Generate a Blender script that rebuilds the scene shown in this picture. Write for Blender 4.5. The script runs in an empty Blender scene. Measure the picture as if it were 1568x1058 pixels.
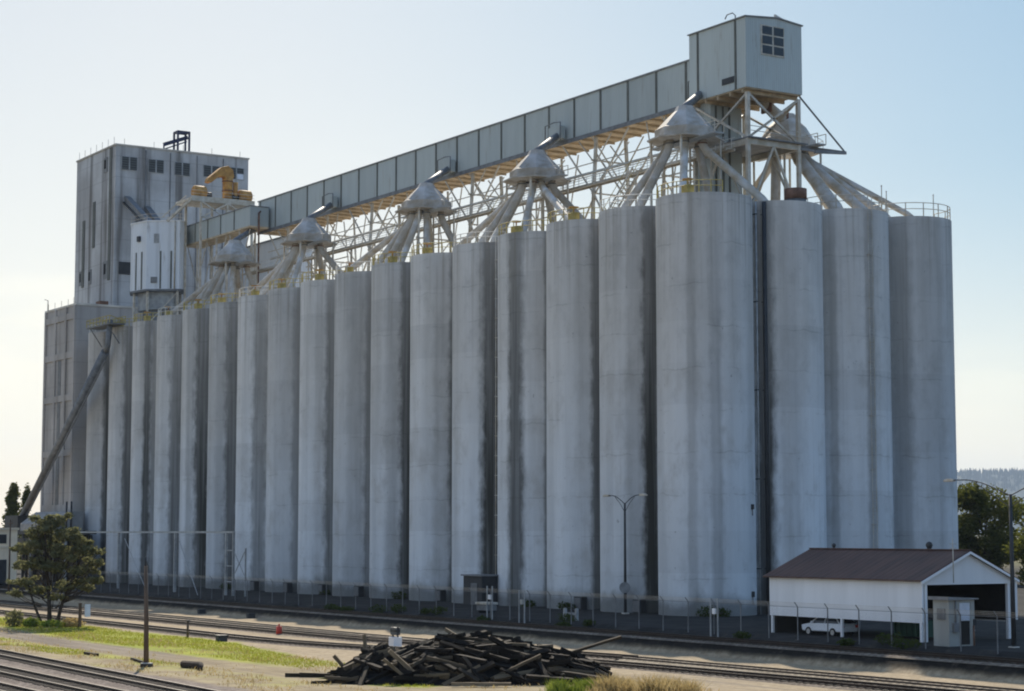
import bpy, math, random
from mathutils import Vector, Matrix, noise as mnoise
R_ = math.radians
sc = bpy.context.scene
col = sc.collection

# ------------------------------------------------------------------ camera, sky, sun, exposure
cam_d = bpy.data.cameras.new("camera")
cam = bpy.data.objects.new("camera", cam_d)
col.objects.link(cam)
cam.location = (-109.624, -139.4525, 7.261)
cam.rotation_euler = (math.pi/2 + 0.0948233, 0, -0.5678666)
cam_d.sensor_width = 36.0
cam_d.lens = 3010.65/1568*36.0
cam_d.clip_start = 0.5
cam_d.clip_end = 40000
sc.camera = cam

SUN_AZ, SUN_EL = R_(26.5), R_(38.9)          # azimuth from +Y towards +X
sun_dir = Vector((math.sin(SUN_AZ)*math.cos(SUN_EL), math.cos(SUN_AZ)*math.cos(SUN_EL), math.sin(SUN_EL)))
world = bpy.data.worlds.new("World")
sc.world = world
world.use_nodes = True
wn, wl = world.node_tree.nodes, world.node_tree.links
bg = wn["Background"]
sky = wn.new("ShaderNodeTexSky")
sky.sky_type = 'NISHITA'
sky.sun_disc = False
sky.sun_elevation = SUN_EL
sky.sun_rotation = SUN_AZ
sky.altitude = 100
sky.air_density = 1.0
sky.dust_density = 1.0
sky.ozone_density = 1.0
# soften the glare round the sun and let the blue deepen with height and away from the sun
def wnode(t, **kw):
    x = wn.new(t)
    for k, v in kw.items(): setattr(x, k, v)
    return x
def wmix(f, a, b, mode='MULTIPLY'):
    x = wnode("ShaderNodeMix", data_type='RGBA', blend_type=mode)
    for i, v in ((0, f), (6, a), (7, b)):
        if hasattr(v, 'links'): wl.new(v, x.inputs[i])
        else: x.inputs[i].default_value = v
    return x.outputs[2]
sk = wmix(1.0, sky.outputs[0], (0.1, 0.1, 0.1, 1))
gm = wnode("ShaderNodeGamma"); gm.inputs[1].default_value = 0.42
wl.new(sk, gm.inputs[0])
tcw = wnode("ShaderNodeTexCoord"); spw = wnode("ShaderNodeSeparateXYZ"); wl.new(tcw.outputs['Generated'], spw.inputs[0])
rmp = wnode("ShaderNodeValToRGB")
el = rmp.color_ramp.elements
el[0].position = 0.0; el[0].color = (1.20, 1.12, 0.98, 1)
el[1].position = 1.0; el[1].color = (0.70, 0.82, 1.0, 1)
e = el.new(0.06); e.color = (1.17, 1.10, 0.97, 1)
e = el.new(0.26); e.color = (0.92, 0.94, 0.92, 1)
wl.new(spw.outputs[2], rmp.inputs[0])
sk = wmix(1.0, gm.outputs[0], rmp.outputs[0])
dt = wnode("ShaderNodeVectorMath", operation='DOT_PRODUCT'); dt.inputs[1].default_value = (0.843, -0.538, 0.30)
wl.new(tcw.outputs['Generated'], dt.inputs[0])
mr = wnode("ShaderNodeMapRange", interpolation_type='SMOOTHSTEP'); mr.inputs[1].default_value = -0.12; mr.inputs[2].default_value = 0.45
wl.new(dt.outputs['Value'], mr.inputs[0])
hr = wnode("ShaderNodeMapRange", interpolation_type='SMOOTHSTEP'); hr.inputs[1].default_value = 0.0; hr.inputs[2].default_value = 0.2
wl.new(spw.outputs[2], hr.inputs[0])
mh = wnode("ShaderNodeMath", operation='MULTIPLY'); wl.new(mr.outputs[0], mh.inputs[0]); wl.new(hr.outputs[0], mh.inputs[1])
sk = wmix(mh.outputs[0], sk, (0.54, 0.75, 0.92, 1))
db = wnode("ShaderNodeVectorMath", operation='DOT_PRODUCT'); db.inputs[1].default_value = (math.sin(SUN_AZ), math.cos(SUN_AZ), 0.0)
wl.new(tcw.outputs['Generated'], db.inputs[0])
mb_ = wnode("ShaderNodeMapRange", interpolation_type='SMOOTHSTEP'); mb_.inputs[1].default_value = 0.75; mb_.inputs[2].default_value = -0.1
wl.new(db.outputs['Value'], mb_.inputs[0])
sk = wmix(mb_.outputs[0], sk, (1.13, 1.20, 1.35, 1))
# thin cloud bank low in the sky
mpw = wnode("ShaderNodeMapping"); mpw.inputs['Scale'].default_value = (5.0, 5.0, 26.0); wl.new(tcw.outputs['Generated'], mpw.inputs['Vector'])
nzw = wnode("ShaderNodeTexNoise"); nzw.inputs['Scale'].default_value = 1.0; nzw.inputs['Detail'].default_value = 6.0; wl.new(mpw.outputs[0], nzw.inputs['Vector'])
cw = wnode("ShaderNodeMapRange", interpolation_type='SMOOTHSTEP'); cw.inputs[1].default_value = 0.50; cw.inputs[2].default_value = 0.68; wl.new(nzw.outputs[0], cw.inputs[0])
bandw = wnode("ShaderNodeValToRGB"); be = bandw.color_ramp.elements
be[0].position = 0.02; be[0].color = (0,0,0,1); be[1].position = 0.22; be[1].color = (0,0,0,1)
e2 = be.new(0.09); e2.color = (.8,.8,.8,1)
wl.new(spw.outputs[2], bandw.inputs[0])
cm = wnode("ShaderNodeMath", operation='MULTIPLY'); wl.new(cw.outputs[0], cm.inputs[0]); wl.new(bandw.outputs[0], cm.inputs[1])
sk = wmix(cm.outputs[0], sk, (1.12, 1.09, 1.04, 1))
sk = wmix(1.0, sk, (7.5, 7.5, 7.5, 1))
wl.new(sk, bg.inputs[0])
bg.inputs[1].default_value = 0.10
sd = bpy.data.lights.new("sun", 'SUN')
sd.energy = 5.0
sd.angle = R_(0.5)
sd.color = (1.0, 0.91, 0.77)
sun = bpy.data.objects.new("sun", sd)
col.objects.link(sun)
sun.rotation_euler = sun_dir.to_track_quat('Z', 'Y').to_euler()
sun.location = (0, 0, 120)
sc.view_settings.view_transform = 'Standard'
sc.view_settings.look = 'None'
sc.view_settings.exposure = 0.3
sc.view_settings.gamma = 1.0
sc.cycles.max_bounces = 6
sc.cycles.diffuse_bounces = 3
sc.cycles.transparent_max_bounces = 8
sc.cycles.use_denoising = True
sc.cycles.pixel_filter_type = 'BLACKMAN_HARRIS'
sc.cycles.filter_width = 2.0

# ------------------------------------------------------------------ node helpers
class NT:
    def __init__(s, m):
        s.n, s.l = m.node_tree.nodes, m.node_tree.links
    def new(s, t, **kw):
        x = s.n.new(t)
        for k, v in kw.items(): setattr(x, k, v)
        return x
    def put(s, sock, v):
        if hasattr(v, 'is_linked') or hasattr(v, 'links'): s.l.new(v, sock)
        else: sock.default_value = v
    def math(s, op, a, b=0.0, c=0.0, clamp=False):
        x = s.new("ShaderNodeMath", operation=op, use_clamp=clamp)
        for i, v in enumerate((a, b, c)): s.put(x.inputs[i], v)
        return x.outputs[0]
    def mix(s, f, a, b, mode='MIX'):
        x = s.new("ShaderNodeMix", data_type='RGBA', blend_type=mode)
        s.put(x.inputs[0], f)
        for i, v in ((6, a), (7, b)):
            s.put(x.inputs[i], (*v, 1) if isinstance(v, tuple) and len(v) == 3 else v)
        return x.outputs[2]
    def step(s, v, lo, hi):
        x = s.new("ShaderNodeMapRange", interpolation_type='SMOOTHSTEP')
        s.put(x.inputs[0], v); s.put(x.inputs[1], lo); s.put(x.inputs[2], hi)
        return x.outputs[0]
    def comb(s, x, y, z):
        c = s.new("ShaderNodeCombineXYZ")
        for i, v in enumerate((x, y, z)): s.put(c.inputs[i], v)
        return c.outputs[0]
    def noise(s, vec, scale=1.0, detail=3.0, rough=0.55):
        x = s.new("ShaderNodeTexNoise")
        s.put(x.inputs['Vector'], vec); x.inputs['Scale'].default_value = scale
        x.inputs['Detail'].default_value = detail; x.inputs['Roughness'].default_value = rough
        return x.outputs[0]
    def sep(s, vec):
        x = s.new("ShaderNodeSeparateXYZ"); s.put(x.inputs[0], vec); return x.outputs
    def attr(s, name):
        x = s.new("ShaderNodeAttribute", attribute_type='OBJECT', attribute_name=name); return x.outputs['Fac']
    def rnd(s):
        return s.new("ShaderNodeObjectInfo").outputs['Random']
    def obj(s):
        return s.new("ShaderNodeTexCoord").outputs['Object']
    def pos(s):
        return s.new("ShaderNodeNewGeometry").outputs['Position']
    def bump(s, h, strength=0.4, dist=0.05):
        b = s.new("ShaderNodeBump"); b.inputs['Strength'].default_value = strength; b.inputs['Distance'].default_value = dist
        s.put(b.inputs['Height'], h); return b.outputs[0]

def new_mat(name, rough=0.8, metal=0.0, spec=0.3):
    m = bpy.data.materials.new(name); m.use_nodes = True
    nt = NT(m); p = nt.n["Principled BSDF"]
    p.inputs['Roughness'].default_value = rough
    p.inputs['Metallic'].default_value = metal
    p.inputs['Specular IOR Level'].default_value = spec
    return m, nt, p

def mat_plain(name, c, rough=0.75, metal=0.0, var=0.25, scale=0.8, c2=None, bump=0.0, streak=False, spec=0.3):
    """weathered paint / metal / timber: colour broken up by noise"""
    m, nt, p = new_mat(name, rough, metal, spec)
    o = nt.obj()
    if streak:
        x, y, z = nt.sep(o)
        o = nt.comb(x, y, nt.math('MULTIPLY', z, 0.12))
    n = nt.noise(o, scale, 5, 0.6)
    k = nt.step(n, 0.3, 0.72)
    dark = tuple(v*(1-var) for v in c) if c2 is None else c2
    colr = nt.mix(k, dark, tuple(min(1, v*(1+var*0.35)) for v in c))
    r = nt.math('MULTIPLY_ADD', nt.rnd(), 0.2, 0.9)
    hs = nt.new("ShaderNodeHueSaturation"); nt.put(hs.inputs['Color'], colr); nt.put(hs.inputs['Value'], r)
    nt.l.new(hs.outputs[0], p.inputs['Base Color'])
    if bump: nt.l.new(nt.bump(nt.noise(nt.obj(), scale*6, 4), bump, 0.03), p.inputs['Normal'])
    return m

# ------------------------------------------------------------------ materials
def mat_silo():
    m, nt, p = new_mat("silo_concrete", 0.85)
    o = nt.obj(); x, y, z = nt.sep(o)
    rn = nt.rnd(); off = nt.math('MULTIPLY', rn, 137.0)
    ang = nt.math('ARCTAN2', nt.math('MULTIPLY', y, -1.0), nt.math('MULTIPLY', x, -1.0))
    arc = nt.math('MULTIPLY', ang, 4.365)
    ao = nt.math('ADD', arc, off)
    broad = nt.noise(nt.comb(nt.math('MULTIPLY', ao, 0.55), off, nt.math('MULTIPLY', z, 0.03)), 1.0, 4, 0.55)
    fine = nt.noise(nt.comb(nt.math('MULTIPLY', ao, 2.6), off, nt.math('MULTIPLY', z, 0.06)), 1.0, 4, 0.6)
    blot = nt.noise(nt.comb(nt.math('MULTIPLY', ao, 0.35), off, nt.math('MULTIPLY', z, 0.22)), 1.0, 5, 0.6)
    lift = nt.math('FLOOR', nt.math('MULTIPLY', z, 0.27))
    wn_ = nt.new("ShaderNodeTexWhiteNoise", noise_dimensions='2D')
    nt.put(wn_.inputs['Vector'], nt.comb(lift, off, 0.0))
    lt = wn_.outputs[0]
    joint = nt.math('PINGPONG', nt.math('ADD', nt.math('MULTIPLY', z, 0.27), nt.math('MULTIPLY', broad, 0.25)), 0.5)
    jl = nt.math('MULTIPLY', nt.step(joint, 0.03, 0.0), nt.step(blot, 0.42, 0.62))
    low = nt.mix(nt.step(broad, 0.25, 0.75), (0.575, 0.605, 0.63), (0.74, 0.77, 0.795))
    high = nt.mix(nt.step(broad, 0.25, 0.75), (0.550, 0.532, 0.497), (0.702, 0.684, 0.655))
    c = nt.mix(nt.step(nt.math('ADD', z, nt.math('MULTIPLY', blot, 14.0)), 14.0, 36.0), low, high)  # blue foot and warm top: skylight tint painted in, with runoff dirt above
    c = nt.mix(nt.math('MULTIPLY', nt.step(blot, 0.5, 0.75), 0.45), c, (0.37, 0.36, 0.335))
    c = nt.mix(nt.math('MULTIPLY', nt.step(fine, 0.54, 0.80), 0.20), c, (0.26, 0.255, 0.24))
    c = nt.mix(nt.math('MULTIPLY', lt, 0.22), c, (0.30, 0.30, 0.295))
    patch = nt.noise(nt.comb(nt.math('MULTIPLY', ao, 0.75), nt.math('ADD', off, 40.0), nt.math('MULTIPLY', z, 0.50)), 1.0, 6, 0.68)
    c = nt.mix(nt.math('MULTIPLY', nt.step(patch, 0.50, 0.70), 0.22), c, (0.32, 0.318, 0.305))
    c = nt.mix(nt.math('MULTIPLY', nt.step(patch, 0.46, 0.34), 0.15), c, (0.70, 0.705, 0.70))
    spall = nt.noise(nt.comb(nt.math('MULTIPLY', ao, 2.2), off, nt.math('MULTIPLY', z, 1.6)), 1.0, 4, 0.7)
    c = nt.mix(nt.math('MULTIPLY', nt.step(spall, 0.66, 0.74), 0.55), c, (0.15, 0.145, 0.135))
    c = nt.mix(nt.math('MULTIPLY', jl, 0.28), c, (0.20, 0.20, 0.19))
    # grime runs plus painted crevice shade, ragged edges (set per silo)
    wob = nt.math('MULTIPLY', nt.math('SUBTRACT', nt.noise(nt.comb(nt.math('MULTIPLY', ao, 0.9), off, nt.math('MULTIPLY', z, 0.45)), 1.0, 5, 0.65), 0.5), 1.5)
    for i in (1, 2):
        d = nt.math('ABSOLUTE', nt.math('SUBTRACT', ang, nt.attr("stain_shade_angle_%d" % i)))
        q = nt.math('ADD', nt.math('DIVIDE', d, nt.attr("stain_shade_width_%d" % i)), wob)
        k = nt.math('MULTIPLY', nt.step(q, 1.5, 0.45), nt.attr("stain_shade_amount_%d" % i))
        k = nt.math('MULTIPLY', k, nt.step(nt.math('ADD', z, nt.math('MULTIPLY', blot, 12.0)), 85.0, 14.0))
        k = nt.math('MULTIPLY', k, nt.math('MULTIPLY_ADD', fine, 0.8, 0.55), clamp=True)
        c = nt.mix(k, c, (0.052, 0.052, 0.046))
    # warm run-off just below the rim, splash at the foot
    top = nt.math('MULTIPLY', nt.step(z, 26.0, 37.0), nt.step(fine, 0.45, 0.7))
    c = nt.mix(nt.math('MULTIPLY', top, 0.4), c, (0.26, 0.225, 0.17))
    foot = nt.step(nt.math('ADD', z, nt.math('MULTIPLY', blot, -2.6)), 0.9, -0.7)
    c = nt.mix(nt.math('MULTIPLY', foot, 0.75), c, (0.10, 0.10, 0.09))
    hs = nt.new("ShaderNodeHueSaturation"); nt.put(hs.inputs['Color'], c)
    nt.put(hs.inputs['Value'], nt.math('MULTIPLY', nt.math('MULTIPLY_ADD', rn, 0.20, 0.90), nt.attr("tone")))
    nt.l.new(hs.outputs[0], p.inputs['Base Color'])
    nt.l.new(nt.bump(nt.math('ADD', nt.math('MULTIPLY', jl, 1.0), nt.noise(o, 2.0, 5)), 0.25, 0.05), p.inputs['Normal'])
    return m

def mat_wall(name, light, dark, grime, dens=0.5):
    """big cast walls: rain streaks running down, lift joints"""
    m, nt, p = new_mat(name, 0.85)
    o = nt.pos(); x, y, z = nt.sep(o)
    s = nt.math('ADD', x, y)
    streak = nt.noise(nt.comb(nt.math('MULTIPLY', s, 0.5), 3.0, nt.math('MULTIPLY', z, 0.025)), 1.0, 5, 0.6)
    fine = nt.noise(nt.comb(nt.math('MULTIPLY', s, 1.6), 9.0, nt.math('MULTIPLY', z, 0.09)), 1.0, 4, 0.6)
    blot = nt.noise(o, 0.13, 5, 0.6)
    c = nt.mix(nt.step(blot, 0.35, 0.7), dark, light)
    c = nt.mix(nt.math('MULTIPLY', nt.step(streak, 0.47, 0.68), dens), c, grime)
    c = nt.mix(nt.math('MULTIPLY', nt.step(fine, 0.55, 0.8), dens*0.8), c, grime)
    j = nt.math('PINGPONG', nt.math('MULTIPLY', z, 0.3), 0.5)
    c = nt.mix(nt.math('MULTIPLY', nt.step(j, 0.03, 0.0), 0.3), c, grime)
    nt.l.new(c, p.inputs['Base Color'])
    nt.l.new(nt.bump(nt.noise(o, 1.5, 5), 0.25, 0.05), p.inputs['Normal'])
    return m

def mat_cladding(name, c, axis='y', pitch=0.28, panel=5.0, poff=0.0, bump=0.35, var=0.14):
    m, nt, p = new_mat(name, 0.55, 0.0, 0.4)
    x, y, z = nt.sep(nt.pos())
    a = y if axis == 'y' else (x if axis == 'x' else nt.math('ADD', x, y))
    pid = nt.math('FLOOR', nt.math('DIVIDE', nt.math('ADD', a, poff), panel))
    w = nt.new("ShaderNodeTexWhiteNoise", noise_dimensions='1D'); nt.put(w.inputs['W'], pid)
    n = nt.noise(nt.comb(a, x, nt.math('MULTIPLY', z, 0.15)), 0.9, 4, 0.6)
    k = nt.math('ADD', nt.math('MULTIPLY', w.outputs[0], 0.6), nt.math('MULTIPLY', nt.step(n, 0.35, 0.7), 0.5), clamp=True)
    colr = nt.mix(k, tuple(v*(1-var) for v in c), tuple(v*(1+var*0.5) for v in c))
    rib = nt.math('PINGPONG', nt.math('DIVIDE', a, pitch), 0.5)
    colr = nt.mix(nt.math('MULTIPLY', nt.step(n, 0.55, 0.8), 0.3), colr, (0.22, 0.19, 0.14))
    colr = nt.mix(nt.math('MULTIPLY', nt.step(rib, 0.18, 0.05), 0.16), colr, (0.12, 0.12, 0.115))
    fs = nt.noise(nt.comb(nt.math('MULTIPLY', a, 1.7), x, nt.math('MULTIPLY', z, 0.22)), 1.0, 5, 0.65)
    colr = nt.mix(nt.math('MULTIPLY', nt.step(fs, 0.58, 0.74), 0.45), colr, (0.20, 0.15, 0.10))
    nt.l.new(colr, p.inputs['Base Color'])
    nt.l.new(nt.bump(nt.step(rib, 0.12, 0.22), bump, 0.04), p.inputs['Normal'])
    return m

def mat_roofing():
    m, nt, p = new_mat("brown_sheet_roof", 0.6, 0.0, 0.4)
    x, y, z = nt.sep(nt.pos())
    n = nt.noise(nt.comb(nt.math('MULTIPLY', x, 0.3), y, 0.0), 1.2, 5, 0.65)
    colr = nt.mix(nt.step(n, 0.3, 0.7), (0.052, 0.027, 0.021), (0.108, 0.053, 0.039))
    rib = nt.math('PINGPONG', nt.math('DIVIDE', y, 0.6), 0.5)
    colr = nt.mix(nt.math('MULTIPLY', nt.step(rib, 0.08, 0.0), 0.5), colr, (0.12, 0.09, 0.075))
    nt.l.new(colr, p.inputs['Base Color'])
    nt.l.new(nt.bump(nt.step(rib, 0.0, 0.15), 0.8, 0.06), p.inputs['Normal'])
    return m

def mat_leaf(name, c1, c2, trans=0.35, tcol=(0.16, 0.17, 0.02)):
    m = bpy.data.materials.new(name); m.use_nodes = True
    nt = NT(m); nt.n.remove(nt.n["Principled BSDF"])
    out = nt.n["Material Output"]
    k = nt.step(nt.noise(nt.obj(), 0.9, 4, 0.6), 0.3, 0.7)
    c = nt.mix(k, c1, c2)
    d = nt.new("ShaderNodeBsdfDiffuse"); t = nt.new("ShaderNodeBsdfTranslucent"); mx = nt.new("ShaderNodeMixShader")
    nt.l.new(c, d.inputs[0]); nt.l.new(nt.mix(0.5, c, tcol), t.inputs[0])
    mx.inputs[0].default_value = trans
    nt.l.new(d.outputs[0], mx.inputs[1]); nt.l.new(t.outputs[0], mx.inputs[2]); nt.l.new(mx.outputs[0], out.inputs[0])
    return m

def mat_ground():
    m, nt, p = new_mat("yard_ground", 0.95, 0.0, 0.1)
    ps = nt.pos(); x, y, z = nt.sep(ps)
    big = nt.noise(ps, 0.07, 5, 0.6); mid = nt.noise(ps, 0.35, 5, 0.65); fin = nt.noise(ps, 2.2, 6, 0.7)
    along = nt.noise(nt.comb(nt.math('MULTIPLY', x, 0.8), nt.math('MULTIPLY', y, 0.07), 0.0), 1.0, 5, 0.6)
    jx = nt.math('ADD', x, nt.math('MULTIPLY', nt.math('SUBTRACT', mid, 0.5), 5.0))
    jx = nt.math('ADD', jx, nt.math('MULTIPLY', nt.math('SUBTRACT', big, 0.5), 7.0))
    # pale gravel of the rail yard
    gravel = nt.mix(nt.step(fin, 0.35, 0.68), (0.265, 0.205, 0.13), (0.41, 0.33, 0.222))
    gravel = nt.mix(nt.math('MULTIPLY', nt.step(along, 0.5, 0.7), 0.6), gravel, (0.1776, 0.148, 0.1147))
    dirt = nt.mix(nt.step(mid, 0.3, 0.7), (0.2294, 0.1776, 0.1073), (0.3478, 0.2849, 0.1776))
    dirt = nt.mix(nt.math('MULTIPLY', nt.step(fin, 0.55, 0.75), 0.5), dirt, (0.148, 0.1221, 0.0777))
    road = nt.mix(nt.step(y, -6.0, -26.0), nt.mix(nt.step(along, 0.35, 0.65), (0.165, 0.134, 0.104), (0.26, 0.215, 0.16)), dirt)
    green = nt.mix(nt.step(mid, 0.35, 0.68), (0.215, 0.25, 0.025), (0.32, 0.315, 0.045))
    green = nt.mix(nt.math('MULTIPLY', nt.step(fin, 0.5, 0.72), 0.5), green, (0.2664, 0.2442, 0.0888))
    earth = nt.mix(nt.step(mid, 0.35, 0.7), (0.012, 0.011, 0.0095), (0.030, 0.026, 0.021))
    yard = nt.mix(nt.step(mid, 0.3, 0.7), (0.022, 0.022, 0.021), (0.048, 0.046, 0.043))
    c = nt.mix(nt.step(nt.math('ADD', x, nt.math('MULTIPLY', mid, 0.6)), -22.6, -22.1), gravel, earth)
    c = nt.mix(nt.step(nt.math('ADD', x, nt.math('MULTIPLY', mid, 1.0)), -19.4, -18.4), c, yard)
    # south of the tracks: grass verge, dirt road, dry ground
    edge = nt.math('ADD', -46.2, nt.math('MULTIPLY', nt.step(y, 4.0, -26.0), -4.2))
    verge = nt.step(nt.math('SUBTRACT', jx, edge), 0.6, -0.6)
    grass_len = nt.step(nt.math('ADD', y, nt.math('MULTIPLY', big, 16.0)), -24.0, -12.0)
    grass_k = nt.math('MULTIPLY', grass_len, nt.step(mid, 0.28, 0.42))
    ruts = nt.noise(nt.comb(nt.math('MULTIPLY', x, 2.2), nt.math('MULTIPLY', y, 0.10), 4.0), 1.0, 4, 0.6)
    spots = nt.noise(ps, 0.9, 5, 0.7)
    dirt = nt.mix(nt.math('MULTIPLY', nt.step(ruts, 0.52, 0.66), 0.45), dirt, (0.15, 0.118, 0.08))
    dirt = nt.mix(nt.math('MULTIPLY', nt.step(spots, 0.56, 0.68), 0.55), dirt, (0.13, 0.108, 0.075))
    road = nt.mix(nt.math('MULTIPLY', nt.step(ruts, 0.5, 0.62), 0.5), road, (0.12, 0.098, 0.08))
    green = nt.mix(nt.math('MULTIPLY', nt.step(spots, 0.52, 0.66), 0.6), green, (0.26, 0.225, 0.09))
    c = nt.mix(nt.math('MULTIPLY', nt.step(spots, 0.55, 0.7), 0.35), c, (0.13, 0.11, 0.085))
    c = nt.mix(verge, c, nt.mix(grass_k, dirt, green))
    near = nt.mix(nt.math('MULTIPLY', nt.step(nt.math('ADD', big, nt.math('MULTIPLY', mid, 0.5)), 0.78, 0.95), 0.5), dirt, green)
    rx = nt.math('ADD', x, nt.math('ADD', nt.math('MULTIPLY', nt.math('SUBTRACT', mid, 0.5), 2.2), nt.math('MULTIPLY', nt.step(y, 0.0, 50.0), -3.0)))
    gx_ = nt.math('MULTIPLY', nt.math('ADD', x, 56.2), 0.42); gy_ = nt.math('MULTIPLY', nt.math('ADD', y, 42.0), 0.17)
    gd = nt.math('ADD', nt.math('ADD', nt.math('MULTIPLY', gx_, gx_), nt.math('MULTIPLY', gy_, gy_)), nt.math('MULTIPLY', nt.math('SUBTRACT', mid, 0.5), 1.6))
    c = nt.mix(nt.step(rx, -55.3, -56.6), c, road)
    c = nt.mix(nt.math('MULTIPLY', nt.step(gd, 1.1, 0.5), 0.9), c, green)
    c = nt.mix(nt.step(rx, -59.0, -60.2), c, near)
    strip = nt.math('MULTIPLY', nt.math('MULTIPLY', nt.step(rx, -59.4, -60.4), nt.step(rx, -63.2, -61.5)), nt.math('MULTIPLY', nt.step(y, -32.0, -20.0), nt.step(mid, 0.38, 0.55)))
    c = nt.mix(nt.math('MULTIPLY', strip, 0.85), c, green)
    bed = nt.step(nt.math('ADD', x, nt.math('MULTIPLY', nt.math('SUBTRACT', mid, 0.5), 1.6)), -64.4, -65.6)
    fb = nt.mix(nt.step(fin, 0.35, 0.7), (0.1406, 0.111, 0.0925), (0.2664, 0.222, 0.185))
    c = nt.mix(bed, c, fb)
    # far country beyond the yard
    far = nt.math('MAXIMUM', nt.step(nt.math('ABSOLUTE', x), 160.0, 260.0), nt.step(nt.math('ABSOLUTE', y), 260.0, 380.0))
    c = nt.mix(far, c, nt.mix(nt.step(big, 0.4, 0.6), (0.074, 0.0814, 0.0296), (0.185, 0.1554, 0.0888)))
    nt.l.new(c, p.inputs['Base Color'])
    nt.l.new(nt.bump(nt.math('ADD', fin, nt.math('MULTIPLY', mid, 1.2)), 0.6, 0.10), p.inputs['Normal'])
    return m

def mat_ballast(name, a, b):
    m, nt, p = new_mat(name, 0.95, 0.0, 0.1)
    ps = nt.pos()
    f = nt.noise(ps, 3.0, 6, 0.7); g = nt.noise(ps, 0.3, 4, 0.6)
    c = nt.mix(nt.step(f, 0.35, 0.68), a, b)
    c = nt.mix(nt.math('MULTIPLY', nt.step(g, 0.45, 0.7), 0.5), c, tuple(v*0.6 for v in a))
    nt.l.new(c, p.inputs['Base Color'])
    nt.l.new(nt.bump(f, 0.8, 0.10), p.inputs['Normal'])
    return m

def mat_tie():
    m, nt, p = new_mat("creosoted_timber", 0.85, 0.0, 0.15)
    o = nt.obj(); x, y, z = nt.sep(o)
    g = nt.noise(nt.comb(nt.math('MULTIPLY', x, 0.6), nt.math('MULTIPLY', y, 9.0), nt.math('MULTIPLY', z, 9.0)), 1.0, 5, 0.65)
    lit = nt.attr("fade")
    c = nt.mix(nt.step(g, 0.3, 0.7), (0.007, 0.0055, 0.0042), (0.028, 0.021, 0.015))
    pale = nt.mix(nt.step(g, 0.3, 0.7), (0.16, 0.12, 0.075), (0.32, 0.25, 0.165))
    nt.l.new(nt.mix(lit, c, pale), p.inputs['Base Color'])
    nt.l.new(nt.bump(g, 0.6, 0.03), p.inputs['Normal'])
    return m

M = {}
M['silo'] = mat_silo()
M['tower'] = mat_wall("tower_concrete", (0.565, 0.571, 0.571), (0.407, 0.401, 0.395), (0.124, 0.113, 0.102), 0.85)
M['annex'] = mat_wall("annex_concrete", (0.463, 0.435, 0.407), (0.373, 0.350, 0.328), (0.181, 0.164, 0.141), 0.5)
M['roofslab'] = mat_plain("roof_concrete", (0.62, 0.58, 0.51), 0.9, var=0.3, scale=0.3)
M['gallery'] = mat_cladding("gallery_sheet", (0.441, 0.486, 0.475), 'y', 0.30, 5.0, -0.7)
M['house'] = mat_cladding("house_sheet", (0.486, 0.537, 0.520), 'xy', 0.26, 3.0, 0.4, 0.25, 0.08)
M['bin'] = mat_cladding("bin_sheet", (0.701, 0.734, 0.768), 'xy', 0.45, 2.2, 0.4, 0.2, 0.10)
M['seam'] = mat_plain("seam_strip", (0.13, 0.135, 0.12), 0.7)
M['under'] = mat_plain("floor_board_bounce", (0.56, 0.44, 0.29), 0.85, var=0.35, scale=0.9)  # tan boards, lightened to paint in bounce from the sunlit roofs
M['galv'] = mat_plain("galvanised_steel", (0.56, 0.53, 0.47), 0.55, 0.15, 0.25, 1.2, c2=(0.42, 0.36, 0.27))
M['galvmid'] = mat_plain('old_galvanised_pipe', (0.36, 0.37, 0.37), 0.6, 0.15, 0.3, 1.2)
M['galvdark'] = mat_plain("dull_steel", (0.20, 0.205, 0.21), 0.6, 0.2, 0.3, 1.2)
M['spout'] = mat_plain("spout_paint", (0.497, 0.486, 0.463), 0.6, 0.05, 0.3, 0.7, c2=(0.373, 0.311, 0.226))
M['cone'] = mat_plain("hopper_paint", (0.486, 0.469, 0.446), 0.65, 0.05, 0.3, 0.6, c2=(0.328, 0.282, 0.220))
M['rustpipe'] = mat_plain("rusty_pipe", (0.22, 0.12, 0.08), 0.8, 0.1, 0.4, 1.5)
M['black'] = mat_plain("black_opening", (0.012, 0.012, 0.013), 0.9)
M['darkpaint'] = mat_plain("dark_paint", (0.045, 0.047, 0.05), 0.6, 0.0, 0.3)
M['blue_steel'] = mat_plain("blue_black_steel", (0.035, 0.045, 0.09), 0.5, 0.2)
M['yellow'] = mat_plain("yellow_paint", (0.54, 0.30, 0.08), 0.65, 0, 0.35, 1.4, c2=(0.33, 0.16, 0.05))
M['yellowrail'] = mat_plain("yellow_rail_paint", (0.50, 0.40, 0.13), 0.6, 0, 0.35, 1.4)
M['whiterail'] = mat_plain("pale_rail_paint", (0.72, 0.70, 0.64), 0.55)
M['white'] = mat_plain("white_paint", (0.820, 0.820, 0.820), 0.6, 0, 0.10, 0.35, streak=True)
M['roofbrown'] = mat_roofing()
M['siding'] = mat_plain('white_siding', (0.80, 0.81, 0.82), 0.6, 0, 0.12, 0.5, streak=True, bump=0.1)
M['inside_shade'] = mat_plain("shed_inside_shade", (0.03, 0.027, 0.024), 0.95)  # near black: the shade inside the shed painted into the colour
M['wood'] = mat_plain("weathered_pole_wood", (0.14, 0.095, 0.065), 0.9, 0, 0.35, 2.0, streak=True)
M['bark'] = mat_plain("tree_bark", (0.055, 0.04, 0.03), 0.95, 0, 0.4, 3.0)
M['rail'] = mat_plain("rail_steel", (0.055, 0.043, 0.036), 0.45, 0.5, 0.3, 1.0)
M['sleeper'] = mat_plain("sleeper_wood", (0.075, 0.058, 0.045), 0.9, 0, 0.5, 1.0)
M['ballast'] = mat_ballast('yard_ballast', (0.125, 0.10, 0.078), (0.26, 0.215, 0.165))
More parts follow.
